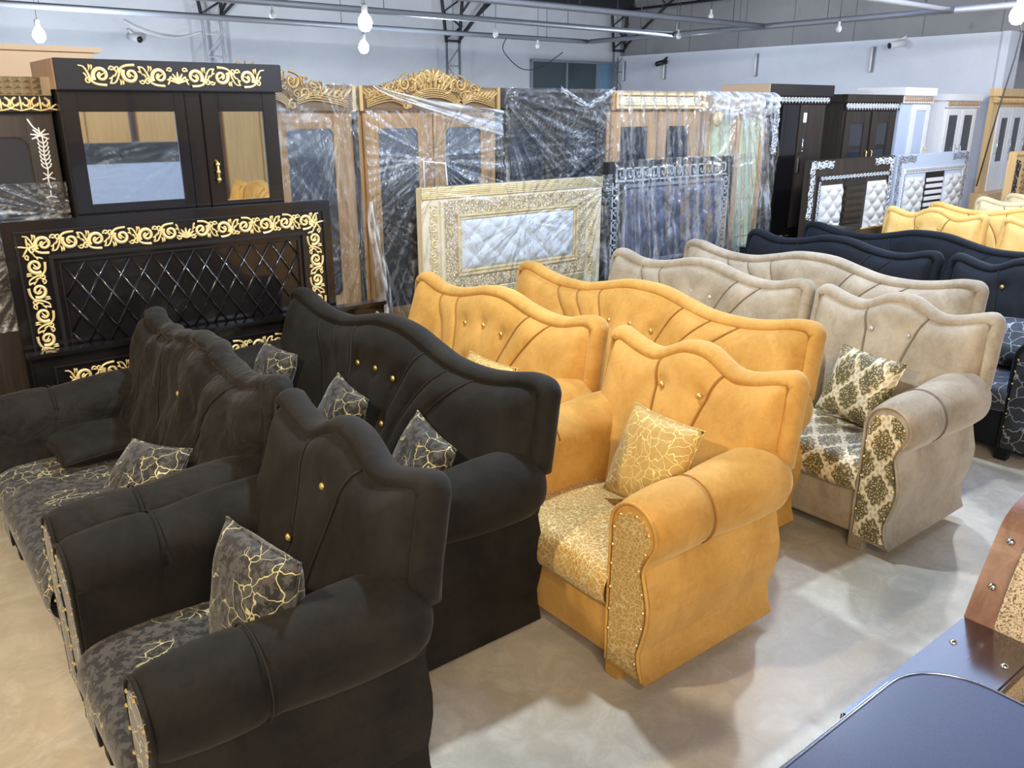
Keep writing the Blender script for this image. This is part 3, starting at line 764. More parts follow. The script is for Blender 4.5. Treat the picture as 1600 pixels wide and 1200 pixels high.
P = cat_mull([(.785, 1.954), (.805, 1.916), (.833, 1.888), (.838, 1.84), (.833, 1.777), (.838, 1.72), (.833, 1.665), (.838, 1.63)], 6); ribbon(m, P, .0035, fn, .003)
for (cx, cz, n_, R) in ((.828, 1.875, 7, .042), (.836, 1.68, 4, .032), (.834, 1.59, 3, .028)): palmette(m, fn, cx, cz, R, .003, n_, 220)
for k in range(7):
    z = 1.72+k*.020
    for s_ in (1, -1): ribbon(m, cat_mull([(.836, z), (.836+s_*.016, z+.011), (.836+s_*.022, z+.026)], 3), .0035, fn, .003)
part(m, 'painted_flower', 'white_paint', w1)
film_sheet('plastic_wrap', w1, -.35, .90, .95, 1.66, Y1-.03, [(.88, 1.50, 1)], .03, 40, 'film_milky', 1, nx=100, nz=80)
cb = empty('cabinet', (0, 0, 0), 'tan cabinet standing behind the studded wardrobe, only its top showing', 'cabinet')
carcass(cb, -.3, 1.42, 5.95, 2.345, 'tan_board'); part(MB().box(-.32, 1.46, 5.93, 6.5, 2.33, 2.36), 'top', 'tan_board', cb)
for a, b in ((-.28, .28), (.29, .84), (.85, 1.4)): door(cb, a, b, .1, 2.31, 5.95, 'tan_board')

# black wardrobe with mirrors
w2 = empty('wardrobe', (0, 0, 0), 'black wardrobe with gold scroll ornament on the crown and two mirrors', 'wardrobe')
YF = 4.62
carcass(w2, .915, 2.007, YF, 2.09, 'black_satin', .44)
part(MB().box(.906, 2.025, YF-.055, YF+.45, 2.086, 2.2265, .004), 'crown', 'black_satin', w2)
part(MB().box(.900, .906, YF-.05, YF+.45, 2.088, 2.224), 'crown_side', 'brown_board', w2)
m = MB(); scroll_strip(m, Y_face(YF-.056), 1.025, 1.91, 2.108, 2.203, 6, .009); part(m, 'scroll_ornament', 'gold_paint', w2)
door(w2, .92, 1.499, .1, 2.077, YF, 'black_lacquer', (.992, 1.445, 1.547, 1.986), 'mirror')
part(MB().box(1.504, 1.581, YF-.012, YF, .1, 2.077, .003), 'centre_stile', 'black_lacquer', w2)
door(w2, 1.586, 1.998, .1, 2.077, YF, 'black_lacquer', (1.672, 1.916, 1.524, 1.986), 'mirror', handle=(1.628, 1.678, .12))

# carved brown wardrobes
def carved_crown(root, x0, x1, y, z0, z1, crest):
    m = MB(); fn = Y_face(y); W_ = x1-x0; c = (x0+x1)/2; H = z1-z0
    for s_ in (1, -1):
        for k in range(4):      # nested arches of reeds, swelling to the sides
            P = cat_mull([(c+s_*W_*.475, z0+.02+k*.012), (c+s_*W_*.40, z0+H*.30+k*.014), (c+s_*W_*.30, z0+H*.42+k*.015), (c+s_*W_*.22, z0+H*.25+k*.010)], 6)
            ribbon(m, P, .006, fn, .020)
        ribbon(m, spiral(c+s_*W_*.20, z0+H*.22, .035, .01, PI/2, 1.1, s_, 16), taper(16, .012, .006), fn, .022)
        ribbon(m, spiral(c+s_*W_*.26, z0+H*.72, .04, .01, -PI/2, 1.1, s_, 16), taper(16, .012, .006), fn, .022)
        for k in range(7):
            bx = c+s_*W_*(.28+.03*k); P = cat_mull([(bx, z0+H*.55), (bx+s_*.03, z0+H*.75), (bx+s_*.065, z0+H*.95)], 4); n_ = len(P)-1
            ribbon(m, P, [max(.002, .011*math.sin(PI*(.1+.85*i/n_))) for i in range(n_+1)], fn, .018)
    for k in range(5):
        P = [(c+(W_*.17+k*.008)*math.cos(PI*j/14), z0+.015+(H*.50+k*.014)*math.sin(PI*j/14)) for j in range(15)]; ribbon(m, P, .006, fn, .022)
    for s_ in (1, -1):
        g3 = lambda u, v, h, s_=s_: (c+s_*(W_*.485-u), y-h, z0+H*.42+v)
        for i in range(3): scroll_unit(m, g3, i*W_*.10, W_*.10, H*.52, 0, i % 2, .018)
    o = m.build('carved_crown', M['carved_gold'], root)
    if crest:
        prof_ = lambda u: .015+.115*max(0, 1-(abs(u-c)/(W_*.38))**1.5)
        m = MB(); poly = [(c-W_*.38, z1-.04)]+[(c+W_*.38*q/10, z1-.02+prof_(c+W_*.38*q/10)*.66) for q in range(-10, 11)]+[(c+W_*.38, z1-.04)]
        m.prism(poly, fn, -.03, .003); m.build('crest_board', M['crown_brown'], root)
        m = MB(); n_u = 3; L_ = (W_*.32)/n_u
        for i in range(n_u):
            for s_ in (1, -1):
                g = lambda u, v, h, s_=s_: (c+s_*(W_*.375-u), y-.003-h, z1-.03+v*(.03+prof_(c+W_*.375-u)))
                scroll_unit(m, g, i*L_, L_, 1.0 if False else .999, 0, i % 2, .02) if False else None
                H_ = .105; g2 = lambda u, v, h, s_=s_: (c+s_*(W_*.375-u), y-.003-h, z1-.035+v/H_*(.035+prof_(c+W_*.375-u)))
                scroll_unit(m, g2, i*L_, L_, H_, 0, i % 2, .020)
        for s_ in (1, -1):
            for k in range(4):
                a = .035+.045*k; top = z1+.125-.020*k
                P = cat_mull([(c+s_*a*.5, z1-.02), (c+s_*(a*.8), (z1+top)/2), (c+s_*(a+.012), top-.006), (c+s_*(a+.035), top-.02)], 4); n_ = len(P)-1
                ribbon(m, P, [max(.003, .016*math.sin(PI*(.12+.85*i/n_))) for i in range(n_+1)], fn, .024)
        for s_ in (1, -1): m.lathe([(0, -.016), (.014, -.012), (.018, 0), (0, .004)], (c+s_*.05, y-.022, z1+.045), 'y', 8)
        palmette(m, fn, c, z1+.045, .10, .026, 7, 140); m.build('crest', M['carved_gold'], root)
    return o
def brown_wardrobe(x0, x1, label, wins, crest, wrapf, yf=5.30):
    r = empty('wardrobe', (0, 0, 0), label, 'wardrobe')
    carcass(r, x0, x1, yf, 2.145, 'walnut')
    part(MB().box(x0, x1, yf-.03, yf+.02, 1.985, 2.15, .004), 'crown_board', 'crown_brown', r)
    part(MB().box(x0-.005, x0+.022, yf-.05, yf+.01, 1.985, 2.15, .003), 'edge_post', 'carved_gold', r); part(MB().box(x1-.022, x1+.005, yf-.05, yf+.01, 1.985, 2.15, .003), 'edge_post', 'carved_gold', r)
    part(MB().box(x1-.012, x1+.012, yf-.03, yf+.01, 0, 1.98), 'gap_shade_strip', 'black_satin', r)  # black strip painting the shade of the gap beside the next wardrobe
    carved_crown(r, x0+.02, x1-.02, yf-.03, 1.99, 2.14, crest)
    for (a, b, wx) in wins: door(r, a, b, .35, 1.97, yf, 'walnut', wx, rounded=.04)
    part(MB().box(x0+.03, x1-.03, yf-.02, yf, .06, .33, .003), 'drawer', 'walnut', r)
    wrapf(r); return r
def wr3(r): film_sheet('plastic_wrap', r, 2.0, 2.84, .2, 2.16, 5.25, [(2.7, 1.9, .5), (2.8, 1.0, .6)], .02, 18, 'film_light', 2)
brown_wardrobe(1.38, 2.84, 'brown wardrobe with carved arch crown beside the black mirrored wardrobe', [(2.27, 2.81, (2.345, 2.675, .75, 1.875)), (1.42, 2.26, (1.60, 2.10, .75, 1.875))], True, wr3)
def wr4(r):
    film_sheet('plastic_wrap', r, 2.87, 4.05, .15, 1.99, 5.24, [(3.40, 1.66, 1.1), (2.90, 1.30, .7), (4.0, 1.95, .4)], .05, 26, 'film', 3, nx=170, nz=170)
    # twisted swag across the crown
    P = []; cre = []
    for i in range(70):
        t_ = i/69; row = []
        for j in range(15):
            v = j/14; x = 2.95+1.1*t_; z = 2.14-.34*t_**.8+v*(.02+.17*t_)
            n_ = noise.noise((t_*3, v*7+t_*2, 3)); row.append((x, 5.205-.02*n_-.01*math.sin(v*9), z)); cre.append(min(1, max(0, .45+n_*1.6)))
        P.append(row)
    o = MB().grid(P).build('plastic_swag', M['film_milky'], r); at = o.data.attributes.new('crease', 'FLOAT', 'POINT'); at.data.foreach_set('value', cre)
    P = []; cre = []
    for i in range(90):
        t_ = i/89; row = []
        for j in range(13):
            v = j/12; x = 2.86+.10*v*(.5+.5*math.sin(t_*3))+.04*math.sin(t_*5); z = .25+1.15*t_
            n_ = noise.noise((t_*9, v*5, 8)); row.append((x, 5.15-.04*math.sin(v*PI)-.02*n_, z)); cre.append(min(1, max(0, .4+n_*1.5)))
        P.append(row)
    o = MB().grid(P).build('plastic_swag', M['film_milky'], r); at = o.data.attributes.new('crease', 'FLOAT', 'POINT'); at.data.foreach_set('value', cre)
brown_wardrobe(2.875, 4.06, 'brown wardrobe in crumpled clear plastic with tall carved gold crest', [(2.90, 3.465, (3.02, 3.34, .60, 1.87)), (3.475, 4.035, (3.58, 3.90, .60, 1.87))], True, wr4)

# dark wrapped wardrobe
r = empty('wardrobe', (0, 0, 0), 'dark wardrobe fully wrapped in creased clear plastic between the crested and cream-topped ones', 'wardrobe')
carcass(r, 4.09, 5.24, 5.32, 2.145, 'dark_wood'); part(MB().box(4.08, 5.25, 5.28, 5.9, 2.0, 2.15, .004), 'crown', 'dark_wood', r)
door(r, 4.10, 4.66, .1, 1.98, 5.32, 'dark_wood', (4.20, 4.56, .8, 1.85)); door(r, 4.67, 5.23, .1, 1.98, 5.32, 'dark_wood', (4.77, 5.13, .8, 1.85))
film_sheet('plastic_wrap', r, 4.075, 5.24, .2, 2.155, 5.26, [(4.02, 2.12, 1.3), (4.80, 1.50, .35), (5.35, 1.75, .8)], .05, 44, 'film', 5, nx=170, nz=150)

for (xa, za), (xb, zb) in (((4.62, 2.15), (4.92, 2.015)), ((4.92, 2.015), (5.22, 2.145))):
    P = []; cre = []
    for i in range(40):
        t_ = i/39; row = []
        for j in range(9):
            v = j/8; n_ = noise.noise((t_*8+xa, v*6, 4)); row.append((xa+(xb-xa)*t_, 5.20-.02*math.sin(v*PI)-.015*n_, za+(zb-za)*t_+.055*(v-.5))); cre.append(min(1, max(0, .35+n_*1.6)))
        P.append(row)
    o = MB().grid(P).build('plastic_swag', M['film_milky'], r); at = o.data.attributes.new('crease', 'FLOAT', 'POINT'); at.data.foreach_set('value', cre)
# brown wardrobe with cream framed top
r = empty('wardrobe', (0, 0, 0), 'light brown wardrobe with gold framed cream top band under clear plastic', 'wardrobe')
carcass(r, 5.27, 6.50, 5.32, 2.14, 'oak'); part(MB().box(5.27, 6.50, 5.27, 5.35, 1.99, 2.145, .003), 'crown', 'oak', r)
m = MB(); frame(m, 5.31, 6.47, 2.0, 2.13, .02, 5.27, .02); part(m, 'gold_frame', 'gold_paint', r)
part(MB().box(5.36, 6.42, 5.262, 5.27, 2.03, 2.10), 'cream_band', 'cream_paint', r)
m = MB(); lace(m, Y_face(5.262), 5.38, 6.40, 2.035, 2.095, 16, .006); part(m, 'carved_band', 'cream_paint', r)
door(r, 5.30, 5.88, .1, 1.975, 5.32, 'oak', (5.42, 5.76, .9, 1.85)); door(r, 5.89, 6.47, .1, 1.975, 5.32, 'oak', (6.01, 6.32, .9, 1.85))
film_sheet('plastic_wrap', r, 5.27, 6.50, .2, 2.15, 5.25, [(5.6, 2.1, .5), (6.3, 2.05, .6), (5.9, 1.2, .4)], .04, 20, 'film_light', 8, vertical=13)

# tan wardrobe with pale green panels
r = empty('wardrobe', (0, 0, 0), 'tan wardrobe with pale green glass panels and bunched plastic over its top', 'wardrobe')
carcass(r, 6.54, 7.50, 5.32, 2.13, 'tan_board')
for a, b in ((6.56, 7.02), (7.03, 7.49)):
    d_ = door(r, a, b, .2, 2.0, 5.32, 'oak', (a+.07, b-.07, .4, 1.92), 'green_panel')
    m = MB()
    for z in (.75, 1.13, 1.53): m.box(a+.07, b-.07, 5.303, 5.312, z, z+.012)
    m.build('glazing_bar', M['tan_board'], d_)
P = []; cre = []
for i in range(110):
    t_ = i/109; row = []
    for j in range(17):
        v = j/16; x = 6.50+1.06*t_; z = 1.965+.19*v-.05*math.sin(t_*PI*2)**2*(1-v); n_ = noise.noise((t_*16, v*5, 1)); n2 = noise.noise((t_*40, v*12, 4))
        row.append((x, 5.22-.03*n_-.03*math.sin(v*PI)+.35*max(0, v-.85), z)); cre.append(min(1, max(0, .75+n_*.7+n2*.5)))
    P.append(row)
o = MB().grid(P).build('plastic_swag', M['film_milky'], r); at = o.data.attributes.new('crease', 'FLOAT', 'POINT'); at.data.foreach_set('value', cre)
film_sheet('plastic_wrap', r, 6.50, 7.56, .2, 2.0, 5.24, [(7.02, 1.97, 1)], .05, 22, 'film', 12, vertical=11)
tag(MB().lathe([(0, -.02), (.06, -.015), (.07, 0), (.06, .015), (0, .02)], (6.60, 5.2, 1.91), 'y', 20).build('tape_roll', M['gold_wood']), 'round amber tape roll hanging at the top corner of the green-panelled wardrobe', 'tape')

# black wardrobe with silver band
r = empty('wardrobe', (0, 0, 0), 'tall black wardrobe with silver carved band and silver door handle', 'wardrobe')
carcass(r, 7.56, 8.64, 5.36, 2.14, 'black_satin'); part(MB().box(7.52, 8.68, 5.30, 5.9, 2.125, 2.24, .003), 'crown', 'black_satin', r)
part(MB().box(7.51, 7.52, 5.30, 5.9, 2.127, 2.238), 'crown_side', 'tan_board', r)
part(MB().box(7.56, 8.66, 5.325, 5.345, 2.055, 2.12), 'band_board', 'black_satin', r)
m = MB(); lace(m, Y_face(5.325), 7.58, 8.64, 2.058, 2.118, 18, .006); part(m, 'silver_band', 'silver_paint', r)
m = MB(); fn = (lambda u, v, h: (7.66+v, 5.33-h, u)); scroll_strip(m, fn, 1.55, 2.03, 0, .10, 5, .008, sym=False); part(m, 'silver_scroll', 'silver_paint', r)
door(r, 7.82, 8.12, .75, 2.04, 5.36, 'black_lacquer'); door(r, 8.14, 8.60, .75, 2.04, 5.36, 'dark_wood', handle=(8.20, 1.62, .16), hmat='metal_edge')
part(MB().box(8.17, 8.22, 5.325, 5.34, 1.34, 1.50, .003), 'lock_plate', 'metal_edge', r); part(MB().box(8.20, 8.25, 5.325, 5.34, 1.86, 1.96, .003), 'tag', 'white_plastic', r)
for z in (.42, .60): d_ = MB().box(7.60, 8.60, 5.32, 5.36, z, z+.16, .004).build('drawer', M['black_lacquer'], r); MB().tube([(7.95, 5.32, z+.09), (7.97, 5.29, z+.085), (8.07, 5.29, z+.085), (8.09, 5.32, z+.09)], .006, 6).build('handle', M['metal_edge'], d_)

# dark brown wardrobe, white wardrobes, gold wardrobe
def simple_wardrobe(x0, x1, zt, zc0, body, crown, band, bandmat, doors, label, dmat, glass, yf=5.36, handle='gold', cx0=None):
    r = empty('wardrobe', (0, 0, 0), label, 'wardrobe')
    carcass(r, x0, x1, yf, zc0+.02, body)
    MB().box((cx0 or x0)-.02, x1+.02, yf-.05, yf+.58, zc0, zt, .003).build('crown', M[crown], r)
    MB().box(x0+.0, x1, yf-.03, yf, zc0-.085, zc0-.005).build('band_board', M['black_satin' if body == 'dark_wood' else 'white_paint'], r)
    if body != 'dark_wood': bandmat = 'walnut'
    m = MB(); lace(m, Y_face(yf-.03), x0+.02, x1-.02, zc0-.082, zc0-.008, max(5, int((x1-x0)/.06)), .006); m.build('carved_band', M[bandmat], r)
    for i, (a, b, wx) in enumerate(doors):
        hx = b-.04 if i == 0 else a+.04
        door(r, a, b, .4, zc0-.10, yf, dmat, wx, glass, handle=(hx, 1.45, .18), hmat=handle)
    MB().box(x0+.03, x1-.03, yf-.02, yf, .1, .36, .003).build('drawer', M[dmat], r)
    return r
simple_wardrobe(9.00, 10.18, 2.155, 2.07, 'dark_wood', 'dark_wood', True, 'silver_paint', [(9.04, 9.56, (9.16, 9.44, 1.0, 1.84)), (9.60, 10.12, (9.74, 9.98, 1.0, 1.84))],
    'dark brown two-door wardrobe with silver carved band and small windows', 'dark_wood', 'dark_glass')
simple_wardrobe(10.25, 11.00, 2.245, 2.15, 'blue_white', 'white_paint', True, 'silver_paint', [(10.52, 10.96, (10.62, 10.88, 1.0, 1.98))],
    'white wardrobe with blue light in its carcass colour, one frosted door and tall white crown', 'white_paint', 'blue_white')  # bluish carcass colour carries the cool light on the white side
simple_wardrobe(11.38, 12.30, 2.18, 2.10, 'white_paint', 'white_paint', True, 'silver_paint', [(11.42, 11.82, (11.50, 11.75, 1.0, 1.92)), (11.85, 12.26, (11.93, 12.18, 1.0, 1.92))],
    'white two-door wardrobe with dark glass beside the gold-brown wardrobe', 'white_paint', 'dark_glass', handle='metal_edge', yf=5.36)
r = empty('wardrobe', (0, 0, 0), 'gold-brown wardrobe with carved top band and white doors at right edge', 'wardrobe')
carcass(r, 12.44, 13.9, 5.22, 2.16, 'gold_wood', .06); part(MB().box(12.40, 13.92, 5.12, 5.28, 2.16, 2.26, .003), 'crown', 'gold_wood', r)
m = MB(); m.box(12.42, 13.9, 5.17, 5.22, 2.08, 2.16); lace(m, Y_face(5.17), 12.44, 13.88, 2.085, 2.155, 18, .010); part(m, 'carved_band', 'gold_wood', r)
MB().box(13.2, 13.9, 5.28, 5.8, 0, 2.16).build('cabinet_back', M['gold_wood'], r)
for a, b in ((12.62, 13.02), (13.04, 13.44), (13.46, 13.86)): door(r, a, b, .9, 2.02, 5.22, 'white_paint', (a+.12, b-.07, 1.3, 1.88), 'dark_glass', handle=(a+.05, 1.5, .18), hmat='metal_edge')
part(MB().box(12.2, 13.9, 5.0, 5.22, 0, .9, .004), 'ledge', 'gold_wood', r)
# crests peeking above the row
def crest_piece(x, y, z, w_, mat, label):
    r = empty('crest_board', (x, y, 0), label, 'carved crest'); m = MB(); fn = lambda u, v, h: (u, -h, v)
    m.prism([(-w_, z-1.2), (w_, z-1.2), (w_, z-.12), (w_*.6, z-.05), (0, z-.01), (-w_*.6, z-.05), (-w_, z-.12)], fn, -.03, .002); m.build('board', M['dark_wood' if mat == 'silver_paint' else 'carved_gold'], r)
    m = MB()
    for s_ in (1, -1):
        for k in range(5): P = cat_mull([(s_*w_*.15*k, z-.14), (s_*(w_*.16*k+.03), z-.06-.012*k), (s_*(w_*.17*k+.05), z-.03-.018*k)], 4); n_ = len(P)-1; ribbon(m, P, [max(.003, .016*math.sin(PI*(.1+.85*i/n_))) for i in range(n_+1)], fn, .015)
    palmette(m, fn, 0, z-.08, .08, .015, 7, 160); m.build('carving', M[mat], r); MB().box(-w_, w_, 0, .4, 0, z-1.15).build('carcass', M['dark_wood'], r)
crest_piece(9.72, 6.15, 2.27, .42, 'silver_paint', 'dark carved crest peeking above the dark brown wardrobe')

# ------------------------------------------------------------------ headboards of the second row
r = empty('headboard', (0, 0, 0), 'cream carved headboard with tufted white centre under clear plastic', 'headboard')
y = 4.95
part(MB().box(3.14, 4.87, y, y+.07, 0, 1.48, .004), 'panel', 'cream_paint', r)
m = MB()
for k in range(6): m.tube([(3.14, y-.004, 1.475-k*.013), (4.87, y-.004, 1.475-k*.013)], .0075, 6)
part(m, 'reeded_rail', 'cream_gold', r)
for x0, fl in ((3.20, 1), (4.80, -1)):
    m = MB(); fn = (lambda u, v, h, x0=x0, fl=fl: (x0+fl*v, y-.002-h, u)); scroll_strip(m, fn, .70, 1.36, 0, .075, 6, .008, sym=False); part(m, 'scroll_column', 'cream_gold', r)
    part(MB().box(x0+fl*.10-.012, x0+fl*.10+.012, y-.012, y, .5, 1.38, .004), 'moulding', 'cream_paint', r)
m = MB(); frame(m, 3.33, 4.70, .74, 1.385, .10, y, .008); part(m, 'carved_frame', 'brown_pattern', r)
m = MB(); frame(m, 3.43, 4.60, .84, 1.285, .018, y, .022); frame(m, 3.455, 4.575, .865, 1.26, .014, y, .014); part(m, 'inner_moulding', 'cream_gold', r)
m = MB(); tuft(m, Y_face(y-.002), 3.472, 4.558, .885, 1.245, 5, 2, .03, 6); part(m, 'tufted_panel', 'tuft_white', r)
m = MB()
for k in range(6): m.tube([(3.33, y-.004, .72-k*.014), (4.70, y-.004, .72-k*.014)], .0075, 6)
part(m, 'reeded_rail', 'cream_gold', r)
film_sheet('plastic_wrap', r, 3.10, 4.92, .55, 1.50, y-.03, [(3.2, 1.45, .6), (4.85, 1.4, .5), (4.0, 1.2, .3)], .025, 22, 'film_light', 20, nx=150)
m = MB()
m.tube([(3.17, y, 1.49), (3.17, y, 1.66), (3.36, y+.02, 1.64), (3.36, y, 1.49)], .006, 5); part(m, 'strap', 'white_plastic', r)

r = empty('headboard', (0, 0, 0), 'dark grey headboard with silver key pattern border wrapped in clear plastic', 'headboard')
y = 4.98
part(MB().box(4.97, 6.60, y, y+.07, 0, 1.585, .004), 'panel', 'steel_dark', r)
m = MB(); greek_key(m, Y_face(y), 5.06, 6.50, 1.43, 1.53, 14, .006, .013); part(m, 'key_border', 'silver_paint', r)
for x0, fl in ((5.02, 1), (6.54, -1)):
    m = MB(); fn = (lambda u, v, h, x0=x0, fl=fl: (x0+fl*v, y-h, u)); greek_key(m, fn, .7, 1.42, 0, .07, 7, .006, .013); part(m, 'key_border', 'silver_paint', r)
m = MB(); frame(m, 5.14, 6.44, .72, 1.40, .03, y, .025); part(m, 'inner_frame', 'steel_grey', r)
m = MB(); tuft(m, Y_face(y-.004), 5.17, 6.41, .75, 1.37, 4, 2, .05, 6); part(m, 'padded_panel', 'slate_pad', r)
film_sheet('plastic_wrap', r, 4.93, 6.72, .62, 1.61, y-.06, [(5.2, 1.5, .3), (6.4, 1.5, .3)], .05, 16, 'film_streak', 23, nx=190, vertical=17)

def lace_headboard(x0, x1, y, zt, body, label, slats, bandmat='silver_paint', lacemat='silver_paint'):
    r = empty('headboard', (0, 0, 0), label, 'headboard')
    MB().box(x0, x1, y, y+.07, 0, zt, .004).build('panel', M[body], r); W_ = x1-x0
    m = MB(); f = Y_face(y)
    dk = body == 'dark_wood'
    m2 = MB(); frame(m2, x0+.16, x1-.06, .5, zt-.16, .055, y, .010); m2.build('inner_frame', M['steel_dark' if dk else 'white_paint'], r)
    lace(m, Y_face(y-.010), x0+.20, x1-.10, zt-.211, zt-.164, 20, .005); lm = M[lacemat] if dk else M['steel_grey']; m.build('lace_band', lm, r)
    for xs_ in (x0+.163, x1-.112):
        m = MB(); lace(m, (lambda u, v, h, xs_=xs_: (xs_+v, y-.010-h, u)), .55, zt-.22, 0, .05, 12, .005); m.build('lace_band', lm, r)
    for s_, xc in ((1, x0), (-1, x1)):
        m = MB(); fn = (lambda u, v, h, s_=s_, xc=xc: (xc+s_*u, y-.002-h, zt-v))
        scroll_strip(m, fn, .01, .42, .01, .09, 4, .008, sym=False)
        fn2 = (lambda u, v, h, s_=s_, xc=xc: (xc+s_*v, y-.002-h, zt-u)); scroll_strip(m, fn2, .05, .6, .01, .10, 5, .008, sym=False)
        m.build('corner_lace', M[lacemat if body == 'dark_wood' else 'steel_grey'], r)
    a, b = x0+.21, x1-.11; c = (a+b)/2
    for (p, q) in ((a+.02, a+.02+(b-a)*.30), (b-.02-(b-a)*.30, b-.02)):
        m = MB(); tuft(m, Y_face(y-.002), p, q, .55, zt-.26, 2, 4, .06, 5); m.build('tufted_pad', M['tuft_white'], r)
    m = MB(); n_ = 9
    for k in range(n_): z = .58+k*(zt-.26-.58)/n_; m.box(a+(b-a)*.36, b-(b-a)*.36, y-.02, y, z, z+.045, .004)
    m.build('slat', M[slats], r); MB().box(a+(b-a)*.34, b-(b-a)*.34, y-.006, y, .55, zt-.22).build('slat_backing', M['black_satin'], r)
    return r
lace_headboard(7.78, 9.45, 4.92, 1.50, 'dark_wood', 'dark wood headboard with silver lace corners and two white tufted pads', 'dark_wood')
lace_headboard(9.52, 11.28, 4.92, 1.50, 'blue_white', 'white headboard with white slats on black between two tufted pads', 'white_paint', 'white_paint')
r = empty('headboard', (0, 0, 0), 'gold carved headboard at right edge before the gold-brown wardrobe', 'headboard')
part(MB().box(10.92, 12.4, 4.24, 4.31, 0, 1.52, .004), 'panel', 'gold_wood', r)
m = MB(); fn = lambda u, v, h: (10.98+v, 4.238-h, u); scroll_strip(m, fn, .7, 1.42, 0, .14, 4, .01, sym=False); part(m, 'scroll_column', 'steel_dark', r)
m = MB(); lace(m, lambda u, v, h: (11.2+v, 4.238-h, u), .7, 1.42, 0, .16, 10, .012); part(m, 'carved_column', 'walnut', r)
m = MB(); frame(m, 10.93, 12.39, .3, 1.51, .03, 4.24, .014); part(m, 'moulding', 'gold_wood', r)
# low dark bedside box with a steel top between the rows
r = empty('bedside_table', (7.95, 4.55, 0), 'small black bedside table with pale glossy top before the dark headboard', 'bedside table')
MB().box(-.35, .55, -.2, .25, .02, .86, .005).build('body', M['black_satin'], r); MB().box(-.05, .52, -.18, .2, .86, .875, .003).build('top', M['mirror'], r)
r = empty('bedside_table', (6.95, 4.70, 0), 'low black bedside table beside the plastic-wrapped grey headboard', 'bedside table')
MB().box(-.3, .3, -.2, .2, .02, .74, .005).build('body', M['black_satin'], r); MB().box(-.31, .31, -.21, .21, .74, .755, .003).build('top', M['black_lacquer'], r)

# ------------------------------------------------------------------ wooden-armed sofa and table at the bottom right
r = empty('wooden_sofa', (0, 0, 0), 'speckled fabric sofa with dark walnut board arm and silver studs', 'sofa')
MB().box(1.68, 2.40, .60, .765, .05, .60, .006).build('arm_base', M['speckle'], r)
arm = MB().box(1.63, 2.27, .59, .795, .60, .635, .006).build('arm_board', M['glossy_walnut'], r)
stud = MB().lathe([(0, .007), (.006, .006), (.010, .002), (.0105, 0)], (0, 0, 0), 'z', 14)
st = stud.build('stud', M['metal_edge'], arm); st.location = (1.80, .765, .635)
for x, y_ in ((2.12, .755), (2.12, .625), (1.80, .62)): q = st.copy(); COL.objects.link(q); q.parent = arm; q.location = (x, y_, .635)
path = [(2.27, .63), (2.305, .70), (2.345, .77), (2.39, .845), (2.44, .90), (2.53, .93), (2.63, .935)]
P = cat_mull(path, 5); m = MB(); rows = []
for i, (x, z) in enumerate(P):
    a = P[max(0, i-1)]; b = P[min(len(P)-1, i+1)]; dx, dz = b[0]-a[0], b[1]-a[1]; L = math.hypot(dx, dz); nx_, nz_ = -dz/L, dx/L
    rows.append([(x, .795, z), (x, .715, z), (x-nx_*.035, .715, z-nz_*.035), (x-nx_*.035, .795, z-nz_*.035), (x, .795, z)])
m.grid(rows, smooth=False); m.add(rows[0][:4], [(0, 1, 2, 3)]); m.add(rows[-1][:4], [(0, 1, 2, 3)])
up = m.build('back_upright', M['edge_walnut'], r)
for i in (7, 15, 23):
    x, z = P[i]; q = st.copy(); COL.objects.link(q); q.parent = up; q.location = (x-.002, .755, z+.002)
    a = P[i-1]; b = P[i+1]; q.rotation_euler = (0, -math.atan2(b[1]-a[1], b[0]-a[0]), 0)
rows = []
for i, (x, z) in enumerate(P):
    rows.append([(x+.01-.03*math.sin(PI*min(1, i/len(P)+.1)), y_, z-.01) for y_ in (.715, .6, .4, .2, 0, -.2, -.42)])
m = MB().grid(rows); m.grid([[(p[0]+.12, p[1], p[2]-.06) for p in q] for q in rows]); m.build('backrest', M['speckle'], r)
MB().box(1.72, 2.42, -.42, .60, .08, .50, .02).build('seat', M['speckle'], r)

r = empty('table', (0, 0, 0), 'dark blue speckled table with rounded corner and metal edge band at bottom right', 'table')
def rrect(x0, x1, y0, y1, R, n=8):
    P = []
    for cx, cy, a0 in ((x1-R, y1-R, 0), (x0+R, y1-R, 90), (x0+R, y0+R, 180), (x1-R, y0+R, 270)):
        for k in range(n+1): a = math.radians(a0+90*k/n); P.append((cx+R*math.cos(a), cy+R*math.sin(a)))
    return P
O = rrect(.55, 1.80, -.15, .70, .16)
MB().prism(O, lambda u, v, h: (u, v, h), .745, .775, True).build('table_top', M['table_top'], r)
MB().tube([(x, y_, .762) for x, y_ in O], .0055, 6, closed=True, sq=2.4, up=(0, 0, 1)).build('edge_band', M['metal_edge'], r)
MB().tube([(x, y_, .776) for x, y_ in rrect(.556, 1.794, -.144, .694, .155)], .0022, 5, closed=True).build('edge_trim', M['metal_edge'], r)
lg = None
for x, y_ in ((.7, 0), (1.5, 0), (.7, .5), (1.5, .5)):
    if lg is None: lg = MB().tube([(0, 0, 0), (0, 0, .745)], .022, 12).build('leg', M['metal_edge'], r); q = lg
    else: q = lg.copy(); COL.objects.link(q); q.parent = r
    q.location = (x, y_, 0)

